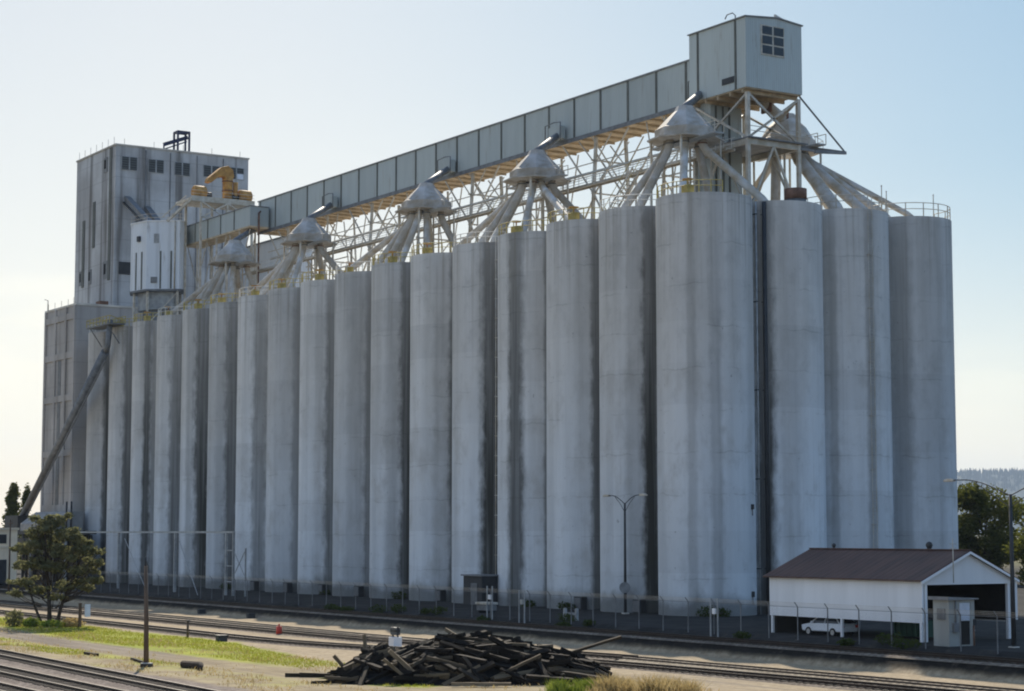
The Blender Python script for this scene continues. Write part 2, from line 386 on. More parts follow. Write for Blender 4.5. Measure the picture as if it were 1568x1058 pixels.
M['ballast_pale'] = mat_ballast('dusty_ballast', (0.27, 0.22, 0.155), (0.41, 0.35, 0.26))
M['ballast_brown'] = mat_ballast("brown_ballast", (0.1482, 0.117, 0.0975), (0.2886, 0.2418, 0.2028))
M['tie'] = mat_tie()
M['debris'] = mat_plain('timber_debris', (0.009, 0.0075, 0.006), 0.95, 0, 0.5, 3.0, bump=0.6)
M['leaf'] = mat_leaf("tree_leaf", (0.095, 0.10, 0.052), (0.23, 0.225, 0.125), 0.5, (0.22, 0.22, 0.09))
M['leafdark'] = mat_leaf("dark_leaf", (0.035, 0.045, 0.014), (0.15, 0.155, 0.045), 0.4)
M['poplar'] = mat_leaf("poplar_leaf", (0.05, 0.06, 0.018), (0.10, 0.11, 0.035), 0.3)
M['grass'] = mat_leaf("grass_blade", (0.27, 0.30, 0.025), (0.42, 0.39, 0.07), 0.5)
M['drygrass'] = mat_leaf("dry_grass", (0.36, 0.27, 0.12), (0.52, 0.41, 0.21), 0.4, (0.42, 0.31, 0.13))
M['greenbush'] = mat_leaf("green_weed", (0.13, 0.20, 0.03), (0.30, 0.34, 0.08), 0.4)
M['conifer'] = mat_plain("hill_forest", (0.03, 0.042, 0.026), 0.95)
M['hill'] = mat_plain("hill_soil", (0.035, 0.046, 0.03), 0.95, 0, 0.3, 0.02)
M['cream'] = mat_plain("cream_stucco_sunlit", (0.84, 0.72, 0.54), 0.85, 0, 0.15, 0.3)  # cream raised in brightness to stand for sunlight on the walls
M['red'] = mat_plain("red_paint", (0.50, 0.05, 0.03), 0.5)
M['carpaint'] = mat_plain("white_car_paint", (0.62, 0.65, 0.68), 0.25, 0, 0.06, spec=0.5)
M['tyre'] = mat_plain("tyre_rubber", (0.015, 0.015, 0.015), 0.9)
M['hub'] = mat_plain("wheel_alloy", (0.45, 0.45, 0.45), 0.35, 0.6)
M['greenbin'] = mat_plain("green_bin_paint", (0.035, 0.10, 0.065), 0.6)
M['beige'] = mat_plain("cabinet_paint", (0.37, 0.375, 0.35), 0.7, 0, 0.2, 0.8, streak=True)
M['paleblue'] = mat_plain("pale_panel", (0.66, 0.70, 0.78), 0.5)
M['greyroof'] = mat_plain("grey_sheet_roof", (0.27, 0.275, 0.275), 0.75)
M['shrub'] = mat_leaf("shade_weed", (0.03, 0.05, 0.018), (0.07, 0.09, 0.03), 0.3)
def mat_glass(name, c):
    m, nt, p = new_mat(name, 0.08, 0.0, 0.5); p.inputs['Base Color'].default_value = (*c, 1); return m
M['glass'] = mat_glass("dark_glass", (0.02, 0.025, 0.03))
def mat_louvre(name, c):
    m, nt, p = new_mat(name, 0.5)
    x, y, z = nt.sep(nt.pos()); k = nt.math('PINGPONG', nt.math('MULTIPLY', z, 2.6), 0.5)
    nt.l.new(nt.mix(nt.step(k, 0.15, 0.25), tuple(v*0.35 for v in c), c), p.inputs['Base Color']); return m
M['louvre'] = mat_louvre("louvre_slat", (0.085, 0.09, 0.09))

# ------------------------------------------------------------------ mesh helpers
base = {}
class MB:
    def __init__(s): s.v, s.f, s.sm = [], [], []
    def add(s, vs, fs, smooth=False):
        n = len(s.v); s.v += [Vector(v) for v in vs]
        for f in fs: s.f.append(tuple(i+n for i in f)); s.sm.append(smooth)
        return s
    def box(s, x0, x1, y0, y1, z0, z1):
        return s.add([(x0,y0,z0),(x1,y0,z0),(x1,y1,z0),(x0,y1,z0),(x0,y0,z1),(x1,y0,z1),(x1,y1,z1),(x0,y1,z1)],
                     [(0,3,2,1),(4,5,6,7),(0,1,5,4),(1,2,6,5),(2,3,7,6),(3,0,4,7)])
    def bar(s, a, b, w, h=None):
        a, b = Vector(a), Vector(b); h = h or w
        d = (b-a).normalized(); up = Vector((0,0,1)) if abs(d.z) < 0.95 else Vector((0,1,0))
        r = d.cross(up).normalized()*w/2; u = r.normalized().cross(d).normalized()*h/2
        vs = [p+q for p in (a,b) for q in (-r-u, r-u, r+u, -r+u)]
        return s.add(vs, [(0,1,2,3),(7,6,5,4),(0,4,5,1),(1,5,6,2),(2,6,7,3),(3,7,4,0)])
    def tube(s, pts, r, n=8, cap=True):
        pts = [Vector(p) for p in pts]; rs = r if isinstance(r, (list, tuple)) else [r]*len(pts)
        ds = []
        for i in range(len(pts)):
            a = pts[max(0,i-1)]; b = pts[min(len(pts)-1,i+1)]; ds.append((b-a).normalized())
        up = Vector((0,0,1)) if abs(ds[0].z) < 0.9 else Vector((1,0,0))
        x = ds[0].cross(up).normalized(); vs = []
        for i, p in enumerate(pts):
            x = (x - ds[i]*x.dot(ds[i])).normalized(); y = ds[i].cross(x)
            for k in range(n):
                t = 2*math.pi*k/n; vs.append(p + (x*math.cos(t)+y*math.sin(t))*rs[i])
        fs = [(i*n+k, i*n+(k+1)%n, (i+1)*n+(k+1)%n, (i+1)*n+k) for i in range(len(pts)-1) for k in range(n)]
        s.add(vs, fs, True)
        if cap:
            m = len(s.v)-len(vs)
            s.f.append(tuple(m+k for k in reversed(range(n)))); s.sm.append(False)
            s.f.append(tuple(m+(len(pts)-1)*n+k for k in range(n))); s.sm.append(False)
        return s
    def lathe(s, prof, n, c=(0,0,0), ph=0.0, smooth=True, a0=0.0, a1=2*math.pi):
        c = Vector(c); full = abs(a1-a0-2*math.pi) < 1e-6; m = n if full else n+1
        vs = [c+Vector((r*math.cos(ph+a0+(a1-a0)*k/n), r*math.sin(ph+a0+(a1-a0)*k/n), z)) for r, z in prof for k in range(m)]
        fs = [(i*m+k, i*m+(k+1)%m, (i+1)*m+(k+1)%m, (i+1)*m+k) for i in range(len(prof)-1) for k in range(n)]
        return s.add(vs, fs, smooth)
    def disc(s, r, n, c, ph=0.0, down=False):
        c = Vector(c); vs = [c+Vector((r*math.cos(ph+2*math.pi*k/n), r*math.sin(ph+2*math.pi*k/n), 0)) for k in range(n)]
        return s.add(vs, [tuple(reversed(range(n))) if down else tuple(range(n))])
    def extrude(s, poly, axis, a, b):
        """poly of (u,v) outline swept along axis from a to b; axis 'x': (y,z), 'y': (x,z), 'z': (x,y)"""
        def P(u, v, t): return {'x':(t,u,v),'y':(u,t,v),'z':(u,v,t)}[axis]
        n = len(poly); vs = [P(u,v,a) for u,v in poly]+[P(u,v,b) for u,v in poly]
        fs = [tuple(reversed(range(n))), tuple(range(n,2*n))]+[(i,(i+1)%n,n+(i+1)%n,n+i) for i in range(n)]
        return s.add(vs, fs)
    def build(s, name, mat, parent=None, label=None, cat=None, group=None, kind=None, loc=None, bevel=0.0):
        me = bpy.data.meshes.new(name)
        if parent is not None: o0 = base[parent.name]
        else: o0 = Vector(loc) if loc is not None else Vector((0,0,0))
        me.from_pydata([tuple(v-o0) for v in s.v], [], s.f)
        me.polygons.foreach_set("use_smooth", s.sm)
        me.materials.append(M[mat] if isinstance(mat, str) else mat)
        me.update()
        o = bpy.data.objects.new(name, me); col.objects.link(o)
        base[o.name] = o0
        if parent is not None: o.parent = parent
        else: o.location = o0
        if bevel:
            b = o.modifiers.new("bevel", 'BEVEL'); b.width = bevel; b.segments = 2; b.limit_method = 'ANGLE'
        tag(o, label, cat, group, kind)
        return o
def tag(o, label=None, cat=None, group=None, kind=None):
    for k, v in (('label',label),('category',cat),('group',group),('kind',kind)):
        if v: o[k] = v
    return o
def thing(name, label, cat, loc=(0,0,0), group=None):
    o = bpy.data.objects.new(name, None); col.objects.link(o)
    o.location = loc; o.empty_display_size = 0.3; base[o.name] = Vector(loc)
    return tag(o, label, cat, group)
kids = {}
def dup(root, loc, label=None, rz=0.0, group=None):
    r = root.copy(); col.objects.link(r); r.location = loc; r.rotation_euler = (0,0,rz)
    if label: r['label'] = label
    if group: r['group'] = group
    for ch in list(root.children):
        c = ch.copy(); col.objects.link(c); c.parent = r
        for g in list(ch.children):
            d = g.copy(); col.objects.link(d); d.parent = c
    base[r.name] = Vector(loc)
    return r
def catmull(pts, n=10):
    pts = [Vector(p) for p in pts]; out = []
    for i in range(len(pts)-1):
        p0 = pts[max(0,i-1)]; p1 = pts[i]; p2 = pts[i+1]; p3 = pts[min(len(pts)-1,i+2)]
        for k in range(n):
            t = k/n
            out.append(0.5*((2*p1)+(p2-p0)*t+(2*p0-5*p1+4*p2-p3)*t*t+(3*p1-p0-3*p2+p3)*t**3))
    out.append(pts[-1]); return out
def sm(a, b, x):
    t = max(0.0, min(1.0, (x-a)/(b-a))); return t*t*(3-2*t)
def gz(x, y):
    """height of the ground sheet"""
    z = -1.0 - 0.42*sm(-52, -23, x) + 0.85*sm(-23.0, -22.1, x) + 0.57*sm(-19.6, -18.6, x)
    if x < -24: z += 0.05*(mnoise.noise(Vector((x*0.09, y*0.05, 3.1))))*sm(-24, -32, x)
    return z

# ------------------------------------------------------------------ ground
def axis_pts(lo, hi, step, far):
    a = [lo+i*step for i in range(int((hi-lo)/step)+1)]
    return [-f for f in reversed(far) if -f < lo] + a + [f for f in far if f > hi]
xs = [-14000,-2500,-1000,-400,-220,-160] + [-130+i*2.0 for i in range(48)] + [-34,-33,-32,-31.2,-30.4,-29.6,-28.8,-28] + [-27+i*0.4 for i in range(27)] + [-16,-10,0,20,50,120,250,600,1500,3000,5000,9000,14000]
ys = [-8000,-2500,-1000,-500,-300] + [-200+i*3.0 for i in range(151)] + [300,500,1000,2500,6000,12000]
g = MB()
vs = [(x, y, gz(x, y)) for y in ys for x in xs]
nx = len(xs)
g.add(vs, [(j*nx+i, j*nx+i+1, (j+1)*nx+i+1, (j+1)*nx+i) for j in range(len(ys)-1) for i in range(nx-1)], True)
g.build('ground', mat_ground(), kind='structure')

# ------------------------------------------------------------------ railway tracks
def track(pts, label, bed, sunk=0.0):
    P = catmull([(x, y, gz(x, y)) for x, y in pts], 12)
    c = P[len(P)//2]
    t = thing('railway_track', label, 'railway track', (c.x, c.y, c.z))
    prof = [(-1.75, 0.0), (-1.35, 0.13), (1.35, 0.13), (1.75, 0.0)]
    nrm = []
    for i in range(len(P)):
        d = (P[min(len(P)-1,i+1)]-P[max(0,i-1)]); d.z = 0; d.normalize(); nrm.append(Vector((d.y, -d.x, 0)))
    b = MB(); v = []
    for p, n in zip(P, nrm):
        for u, h in prof: v.append(p + n*u + Vector((0,0,h-0.02)))
    b.add(v, [(i*4+k, i*4+k+1, (i+1)*4+k+1, (i+1)*4+k) for i in range(len(P)-1) for k in range(3)])
    b.build('ballast_bed', bed, t)
    for sgn in (-1, 1):
        r = MB(); v = []
        rh = 0.30-2.6*sunk
        pr = [(-0.075,0.11),(-0.03,0.13),(-0.045,rh),(0.045,rh),(0.03,0.13),(0.075,0.11)]
        for p, n in zip(P, nrm):
            for u, h in pr: v.append(p + n*(sgn*0.76+u) + Vector((0,0,h)))
        r.add(v, [(i*6+k, i*6+(k+1)%6, (i+1)*6+(k+1)%6, (i+1)*6+k) for i in range(len(P)-1) for k in range(6)])
        r.build('rail', 'rail', t)
    s = MB(); rng = random.Random(int(abs(c.x)*10))
    acc = 0.0
    for i in range(len(P)-1):
        seg = (P[i+1]-P[i]); L = seg.length; d = seg.normalized()
        while acc < L:
            q = P[i]+d*acc; n = nrm[i]; e = rng.uniform(-0.06, 0.06)
            s.bar(q-n*(1.28+e)+Vector((0,0,0.085-sunk)), q+n*(1.28-e)+Vector((0,0,0.085-sunk+rng.uniform(-.015,.015))), 0.24, 0.15)
            acc += 0.62
        acc -= L
    s.build('sleepers', 'sleeper', t, kind='stuff')
    return t
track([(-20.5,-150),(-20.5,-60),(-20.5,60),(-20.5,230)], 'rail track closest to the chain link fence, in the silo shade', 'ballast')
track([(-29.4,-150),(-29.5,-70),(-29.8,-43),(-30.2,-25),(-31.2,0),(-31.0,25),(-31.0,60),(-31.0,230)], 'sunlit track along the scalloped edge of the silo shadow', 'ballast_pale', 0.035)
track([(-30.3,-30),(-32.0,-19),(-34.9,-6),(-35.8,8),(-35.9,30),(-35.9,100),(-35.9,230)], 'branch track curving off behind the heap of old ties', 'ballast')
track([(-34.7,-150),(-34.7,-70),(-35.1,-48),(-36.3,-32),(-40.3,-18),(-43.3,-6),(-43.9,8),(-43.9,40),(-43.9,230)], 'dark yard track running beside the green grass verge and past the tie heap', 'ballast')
track([(-66.3+.053*y, y) for y in (-130,-80,-40,-10,20,80,230)], 'foreground track next to the wooden pole, first one beyond the dry grass', 'ballast_brown')
track([(-70.9+.040*y, y) for y in (-130,-80,-40,-10,20,80,230)], 'middle of the three parallel brown foreground tracks', 'ballast_brown')
track([(-75.2+.030*y, y) for y in (-130,-80,-40,-10,20,80,230)], 'track cut by the bottom left corner of the view', 'ballast_brown')

# ------------------------------------------------------------------ silos
SR, SH = 4.365, 37.34
D = math.radians
def silo_mesh():
    b = MB(); zs = [0, 12, 24, SH-0.25, SH]
    b.lathe([(SR, z) for z in zs], 128)
    return b
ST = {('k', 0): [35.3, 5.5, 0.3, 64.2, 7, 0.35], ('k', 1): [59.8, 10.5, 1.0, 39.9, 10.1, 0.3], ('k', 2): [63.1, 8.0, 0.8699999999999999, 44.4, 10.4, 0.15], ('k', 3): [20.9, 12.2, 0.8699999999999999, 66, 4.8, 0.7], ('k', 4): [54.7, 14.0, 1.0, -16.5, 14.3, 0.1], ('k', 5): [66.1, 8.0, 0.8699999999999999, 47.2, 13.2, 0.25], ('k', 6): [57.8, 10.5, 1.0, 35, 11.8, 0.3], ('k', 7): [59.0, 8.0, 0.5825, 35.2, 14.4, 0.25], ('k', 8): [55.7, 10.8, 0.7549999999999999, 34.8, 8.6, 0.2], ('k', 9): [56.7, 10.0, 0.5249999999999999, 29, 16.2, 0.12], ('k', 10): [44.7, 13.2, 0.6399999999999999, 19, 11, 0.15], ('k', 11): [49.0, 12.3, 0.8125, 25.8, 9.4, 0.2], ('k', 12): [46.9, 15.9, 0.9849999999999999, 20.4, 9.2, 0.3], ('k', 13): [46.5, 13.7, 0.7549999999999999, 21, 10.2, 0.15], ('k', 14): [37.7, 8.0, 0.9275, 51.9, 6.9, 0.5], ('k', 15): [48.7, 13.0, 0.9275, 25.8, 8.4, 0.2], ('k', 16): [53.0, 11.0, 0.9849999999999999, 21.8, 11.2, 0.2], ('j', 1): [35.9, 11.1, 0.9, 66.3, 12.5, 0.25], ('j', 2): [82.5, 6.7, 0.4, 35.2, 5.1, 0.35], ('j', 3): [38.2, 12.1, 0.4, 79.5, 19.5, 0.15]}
ORD = ['', 'first', 'second', 'third', 'fourth', 'fifth', 'sixth', 'seventh', 'eighth', 'ninth', 'tenth', 'eleventh', 'twelfth', 'thirteenth', 'fourteenth', 'fifteenth', 'sixteenth']
LOOK = {1:'with a black streak in its crevice', 2:'smooth and fairly clean', 3:'with a dark stripe near its bright edge', 4:'half covered by a broad dark stain',
        5:'clean and pale', 6:'with mossy blotches by its foot', 7:'with faint grey runs', 8:'with a greyed edge', 9:'rather wide and pale', 10:'plain grey', 11:'with a dark shaded band',
        12:'with a heavy dark band', 13:'with a soft brown edge', 14:'with two thin dark streaks', 15:'beside the yellow platform', 16:'last of the row, next to the slanting conveyor'}
silo0 = thing('grain_silo', 'widest looking pale concrete silo at the front corner, faint brown runs down it', 'silo', (0,0,0), 'concrete grain silos')
wall0 = silo_mesh().build('wall', 'silo', silo0)
MB().disc(SR-0.02, 64, (0,0,SH-0.06)).build('roof', 'roofslab', silo0)
def set_stain_shade(root, key, tone):
    for ch in root.children:
        s = ST[key]
        ch['stain_shade_angle_1'] = D(s[0]); ch['stain_shade_width_1'] = D(s[1]); ch['stain_shade_amount_1'] = s[2]
        ch['stain_shade_angle_2'] = D(s[3]); ch['stain_shade_width_2'] = D(s[4]); ch['stain_shade_amount_2'] = s[5]
        ch['tone'] = tone
rng = random.Random(5)
silos = []
for k in range(17):
    o = silo0 if k == 0 else dup(silo0, (0, 9.0*k, 0), 'silo %s, %s left of the corner silo' % (LOOK[k], ORD[k]) )
    silos.append(o); set_stain_shade(o, ('k',k), rng.uniform(0.93, 1.05))
JL = {1:'concrete silo directly right of the corner silo, deep black crevice on its left side', 2:'concrete silo with a ladder, between two others above the shed roof', 3:'end silo at the far right, its outline against the sky and trees'}
for j in (1,2,3):
    o = dup(silo0, (8.31*j, 0, 0), JL[j]); set_stain_shade(o, ('j',j), (1, .99, .95, .87)[j]); silos.append(o)

# roof deck joining the silo tops behind the front rows
b = MB(); b.box(0.5, 28.0, 0.5, 148.0, 37.0, 37.38)
b.build('roof_deck', 'roofslab', label='flat concrete deck over the silo block carrying the conveyor gallery', cat='roof deck')
# added walls behind the silo gaps so no sunlight leaks through
b = MB(); b.box(-0.6, 0.6, 0, 144, 0, 36.9)
b.build('light_block_wall', 'annex', label='added unseen wall blocking light through the gaps in the long row of silos', cat='light blocker')
b = MB(); b.box(4.0, 27.5, -0.5, 0.45, 0, 36.9)
b.build('light_block_wall', 'annex', label='added unseen wall blocking light on the short end of the silos', cat='light blocker')
# drain pipes in the crevice right of the corner silo
for i, (x, y, lab) in enumerate([(4.75, -2.75, 'dark drain pipe in the crevice right of the corner silo, thicker of two'), (3.95, -2.55, 'thin conduit in the crevice right of the corner silo')]):
    t = thing('drain_pipe', lab, 'pipe', (x, y, 0))
    MB().tube([(x,y,0),(x,y,37.2)], 0.20 if i == 0 else 0.08, 10).build('pipe', 'darkpaint' if i == 0 else 'galvmid', t)
    for z in range(4, 37, 8):
        MB().box(x-0.1, x+0.1, y-0.1, y+0.5, z, z+0.08).build('bracket', 'darkpaint', t)
# ladder on the third silo of the short side
lx, ly = 16.62+SR*math.cos(D(262)), SR*math.sin(D(262))
t = thing('access_ladder', 'thin steel ladder running up the silo above the shed roof', 'ladder', (lx, ly, 0))
for s_ in (-.25, .25):
    MB().bar((lx+s_, ly-0.22, 1.5), (lx+s_, ly-0.22, SH+1.2), 0.05).build('stile', 'spout', t)
r_ = MB()
for i in range(118): r_.bar((lx-.25, ly-0.22, 2+i*0.3), (lx+.25, ly-0.22, 2+i*0.3), 0.035)
r_.build('rungs', 'spout', t, kind='stuff')
for z in range(3, 38, 5): MB().box(lx-.25, lx+.25, ly-0.2, ly+0.1, z, z+.05).build('bracket', 'spout', t)
# cable with standoffs on the edge of the fourth silo
cx, cy = 0+SR*math.cos(D(150)), 27+SR*math.sin(D(150))
t = thing('conduit', 'dotted line of standoffs and cable running up the stained silo edge', 'conduit', (cx, cy, 0))
MB().tube([(cx-.15, cy+.1, 1), (cx-.15, cy+.1, 37)], 0.04, 6).build('cable', 'galv', t)
for z in range(1, 37, 2): MB().bar((cx-.25, cy+.12, z), (cx+.1, cy, z), 0.08).build('standoff', 'galv', t)

for a, z, h, lab in ((297,9.3,.9,'small dark bracket on the right flank of the corner silo, upper of two'),(296,1.6,1.0,'small dark switch box low on the right flank of the corner silo')):
    x, y = (SR+.06)*math.cos(D(a)), (SR+.06)*math.sin(D(a))
    t = thing('wall_fitting', lab, 'fitting', (x, y, z))
    MB().box(x-.14, x+.14, y-.12, y+.10, z, z+h*.5).build('box', 'darkpaint', t, bevel=.02)
    MB().tube([(x,y-.03,z-h*.6),(x,y-.03,z)], .04, 6).build('conduit', 'galvdark', t)

# small dark doors at the foot of the silos, steel shed
for i, (k, a, lab) in enumerate([(1,225,'second silo from the corner'),(2,222,'smooth third silo from the corner'),(5,228,'silo left of the steel shed'),(7,226,'eighth silo of the long row'),(8,226,'ninth silo of the long row'),(9,224,'tenth silo of the long row'),(10,222,'eleventh silo of the long row')]):
    c = Vector((SR*math.cos(D(a)), 9*k+SR*math.sin(D(a)), 0))
    t = thing('discharge_door', 'small dark steel door at the foot of the ' + lab, 'door', tuple(c), 'dark doors at the silo feet')
    MB().box(c.x-.45, c.x+.2, c.y-.65, c.y+.65, 0.0, 1.25).build('body', 'darkpaint', t, bevel=0.03)
    MB().box(c.x-.49, c.x-.452, c.y-.5, c.y+.5, 0.1, 1.1).build('hatch', 'galvdark', t)
t = thing('steel_shed', 'tall dark box shed at the foot of the stained silo', 'shed', (-5.0, 30.6, 0))
MB().box(-5.9, -4.1, 28.7, 32.3, 0, 2.9).build('body', 'darkpaint', t, bevel=0.03)
MB().box(-6.1, -3.9, 28.5, 32.5, 2.9, 3.05).build('roof', 'galvdark', t)
MB().box(-5.95, -5.9, 29.6, 30.8, 0.05, 2.2).build('door', 'galvdark', t)

# ------------------------------------------------------------------ guard rails on the silo tops
def guard(k, cx, cy, a0, a1, mat, label, h=1.1, extra=True):
    t = thing('guard_rail', label, 'railing', (cx, cy, SH), 'guard rails on the silo tops')
    n = 9; r = SR-0.12
    pt = lambda a, z: (cx+r*math.cos(D(a)), cy+r*math.sin(D(a)), SH+z)
    for i in range(n):
        a = a0+(a1-a0)*i/(n-1); MB().bar(pt(a,-.05), pt(a,h), 0.07).build('post', mat, t)
    for z, nm in ((h, 'top_rail'), (h*0.55, 'mid_rail')):
        MB().tube([pt(a0+(a1-a0)*i/24, z) for i in range(25)], 0.04, 5).build(nm, mat, t)
    return t
for k in range(17):
    yel = k in (4,5,6,7,8,9,10,11,12,13,14,15,0)
    guard(k, 0, 9*k, 140, 255, 'whiterail' if k % 3 == 1 else 'yellowrail',
          ('%s guard rail on top of the %s' % ('pale' if k % 3 == 1 else 'yellow', 'corner silo' if k == 0 else ORD[k]+' silo left of the corner silo')))
guard(2, 16.62, 0, 180, 345, 'galv', 'thin grey guard rail on the silo top right under the outrigger', 1.3)
guard(3, 24.93, 0, 180, 365, 'galv', 'thin grey guard rail on the end silo at the far right', 1.3)
# yellow valve boxes
for k in (0,2,3,5,6,7,8,9,10,11,12,13,14,15):
    a = D(205); x, y = (SR-0.9)*math.cos(a), 9*k+(SR-0.9)*math.sin(a)+ (0.8 if k%2 else -0.5)
    x -= 0.2
    t = thing('valve_box', 'yellow valve with hand wheel on the roof of the %s' % ('corner silo' if k == 0 else ORD[k]+' silo left of the corner'), 'valve', (x, y, SH), 'yellow valves on the silo tops')
    MB().box(x-.4, x+.4, y-.45, y+.45, SH, SH+.75).build('body', 'yellowrail', t, bevel=.05)
    MB().lathe([(0.30,-.05),(0.5,-.05),(0.5,.05),(0.30,.05),(0.30,-.05)], 14, (x, y, SH+1.25)).build('hand_wheel', 'yellow', t)
    MB().tube([(x,y,SH+.75),(x,y,SH+1.3)], .07, 6).build('stem', 'yellow', t)
# weather masts on the far right silo tops
for x, y, lab in ((20.4, -1.5, 'thin rod mast on the silo left of the end silo'), (23.0, 0.6, 'square topped rod frame between the two right hand silo tops'), (28.3, -0.4, 'short rod mast with a knob on the end silo roof')):
    t = thing('rod_mast', lab, 'mast', (x, y, SH))
    MB().tube([(x,y,SH-.05),(x,y,SH+3.0)], .05, 6).build('rod', 'galv', t)
    MB().lathe([(0.0,-.1),(0.1,0),(0.0,.1)], 8, (x,y,SH+3.0)).build('finial', 'galv', t)

# ------------------------------------------------------------------ conveyor gallery
GX0, GX1, GZ0, GZ1 = 10.3, 14.7, 50.2, 54.65
gal = thing('conveyor_gallery', 'long grey clad conveyor gallery bridging over the silo tops', 'gallery', (12.5, 65, GZ0))
b = MB()
b.box(GX0, GX1, 12.9, 116.5, GZ0+.12, GZ1); b.build('wall', 'gallery', gal)
MB().box(GX0-.12, GX1+.12, 12.8, 116.6, GZ1, GZ1+.16).build('roof', 'greyroof', gal)
b = MB(); b.box(GX0-.05, GX1+.05, 12.9, 116.5, GZ0-.18, GZ0+.12); b.build('floor', 'under', gal)
for i in range(42):
    y = 14.5+i*2.48
    if y < 116: MB().box(GX0, GX1, y, y+.16, GZ0-.42, GZ0-.182).build('floor_beam', 'under', gal)
for i in range(21):
    y = 15.8+i*5.0
    MB().box(GX0-.06, GX0-.003, y-.16, y+.16, GZ0+.12, GZ1-.01).build('seam_strip', 'seam', gal)
MB().box(GX0-.16, GX0-.05, 12.9, 116.5, GZ0-.35, GZ0+.10).build('edge_girder', 'galvdark', gal)

# end house
H0, H1, HY0, HY1, HZ0, HZ1 = 8.4, 15.4, 4.0, 12.8, 49.65, 56.45
hs = thing('head_house', 'pale clad box house high on steel legs at the right end of the gallery', 'building', (12, 8, HZ0))
MB().extrude([(H0,HZ0),(H1,HZ0),(H1,HZ1),((H0+H1)/2+0.4,HZ1+.32),(H0,HZ1)], 'y', HY0, HY1).build('wall', 'house', hs)
MB().extrude([(H0-.15,HZ1),((H0+H1)/2+.4,HZ1+.33),(H1+.15,HZ1),(H1+.15,HZ1+.12),((H0+H1)/2+.4,HZ1+.47),(H0-.15,HZ1+.12)], 'y', HY0-.12, HY1+.12).build('roof', 'greyroof', hs)
MB().box(H0+.1, H1-.1, HY0+.1, HY1-.1, HZ0-.12, HZ0-.003).build('floor', 'under', hs)
for i in range(5):
    y = HY0+.6+i*1.9
    MB().box(H0+.1, H1-.1, y, y+.2, HZ0-.45, HZ0-.123).build('floor_beam', 'under', hs)
for y in (HY0+1.55, HY0+7.4):
    MB().box(H0-.05, H0-.003, y-.14, y+.14, HZ0, HZ1).build('seam_strip', 'seam', hs)
w = MB(); w.box(10.25, 13.15, HY0-.08, HY0-.003, 53.0, 55.95); wo = w.build('window', 'galv', hs)
pb = MB()
for i in range(2):
    for j in range(3):
        pb.box(10.4+i*1.42, 11.62+i*1.42, HY0-.10, HY0-.082, 53.14+j*.95, 53.94+j*.95)
pb.build('pane', 'glass', wo)
MB().box(H0-.08, H0-.003, 5.8, 7.6, 50.4, 51.0).build('vent', 'darkpaint', hs)
MB().tube([(9.6,7,56.5),(9.6,7,57.4),(9.5,7.3,57.7),(9.3,7.9,57.6),(9.2,8.1,57.2)], .06, 6).build('vent_pipe', 'galvdark', hs)
MB().bar((12.2,4.2,57.15), (14.6,5.2,57.0), .18).build('roof_rail', 'whiterail', hs)

# support tower under the house with outrigger
tw = thing('support_tower', 'braced steel tower carrying the pale end house, with a pointed outrigger', 'steel tower', (12, 8, SH))
TX = (8.75, 15.05); TY = (4.25, 12.4)
for x in TX:
    for y in TY:
        MB().bar((x,y,SH-.05), (x,y,HZ0-.45), 0.36).build('leg', 'galv', tw)
zm = 44.45
for y in TY: MB().bar((TX[0],y,zm), (TX[1],y,zm), .25, .55).build('beam', 'galv', tw)
for x in TX: MB().bar((x,TY[0],zm), (x,TY[1],zm), .25, .55).build('beam', 'galv', tw)
def brace(a, b, w=.2, mat='galv', par=None): MB().bar(a, b, w).build('brace', mat, par or tw)
for y in TY:
    brace((TX[0],y,HZ0-.5), (TX[1],y,zm+.3)); brace((TX[1],y,HZ0-.5), (TX[0],y,zm+.3))
    xm = sum(TX)/2
    brace((xm,y,zm-.2), (TX[0],y,SH+.2)); brace((xm,y,zm-.2), (TX[1],y,SH+.2))
for x in TX:
    ym = sum(TY)/2
    brace((x,TY[0],HZ0-.5), (x,TY[1],zm+.3)); brace((x,TY[1],HZ0-.5), (x,TY[0],zm+.3))
    brace((x,ym,zm-.2), (x,TY[0],SH+.2)); brace((x,ym,zm-.2), (x,TY[1],SH+.2))
tip = (20.9, 4.0, 44.5)
for a in ((16.2,5.6,44.9),(16.2,3.2,44.0)): MB().bar(a, tip, .24, .3).build('outrigger_arm', 'galvdark', tw)
for a in ((TX[1],4.25,zm),(TX[1],4.25,zm-.1)): MB().bar(a, (16.3,5.5 if a[2]==zm else 3.3,44.8 if a[2]==zm else 44.1), .2).build('outrigger_arm', 'galvdark', tw)
MB().bar((TX[1]+.1,4.1,HZ0-.2), tip, .13).build('stay', 'galvdark', tw)
MB().box(TX[0]-.2, TX[1]+.8, TY[0]-.5, TY[1]+.3, zm+.28, zm+.4).build('walkway', 'galvdark', tw)
for z in (zm+.95, zm+1.4): MB().bar((TX[0]-.2,TY[0]-.5,z), (TX[1]+.8,TY[0]-.5,z), .06).build('handrail', 'galv', tw)
# elevator shaft and chute below the house
sh = thing('elevator_shaft', 'boxy corrugated shaft dropping from the end house to the silo roof', 'shaft', (10.8, 12, SH))
MB().box(9.3, 13.2, 10.6, 12.9, SH, HZ0-.13).build('casing', 'gallery', sh)
for x in (9.9, 10.8, 11.6): MB().box(x-.09, x+.09, 10.5, 10.597, SH, HZ0-.5).build('rib', 'seam', sh)

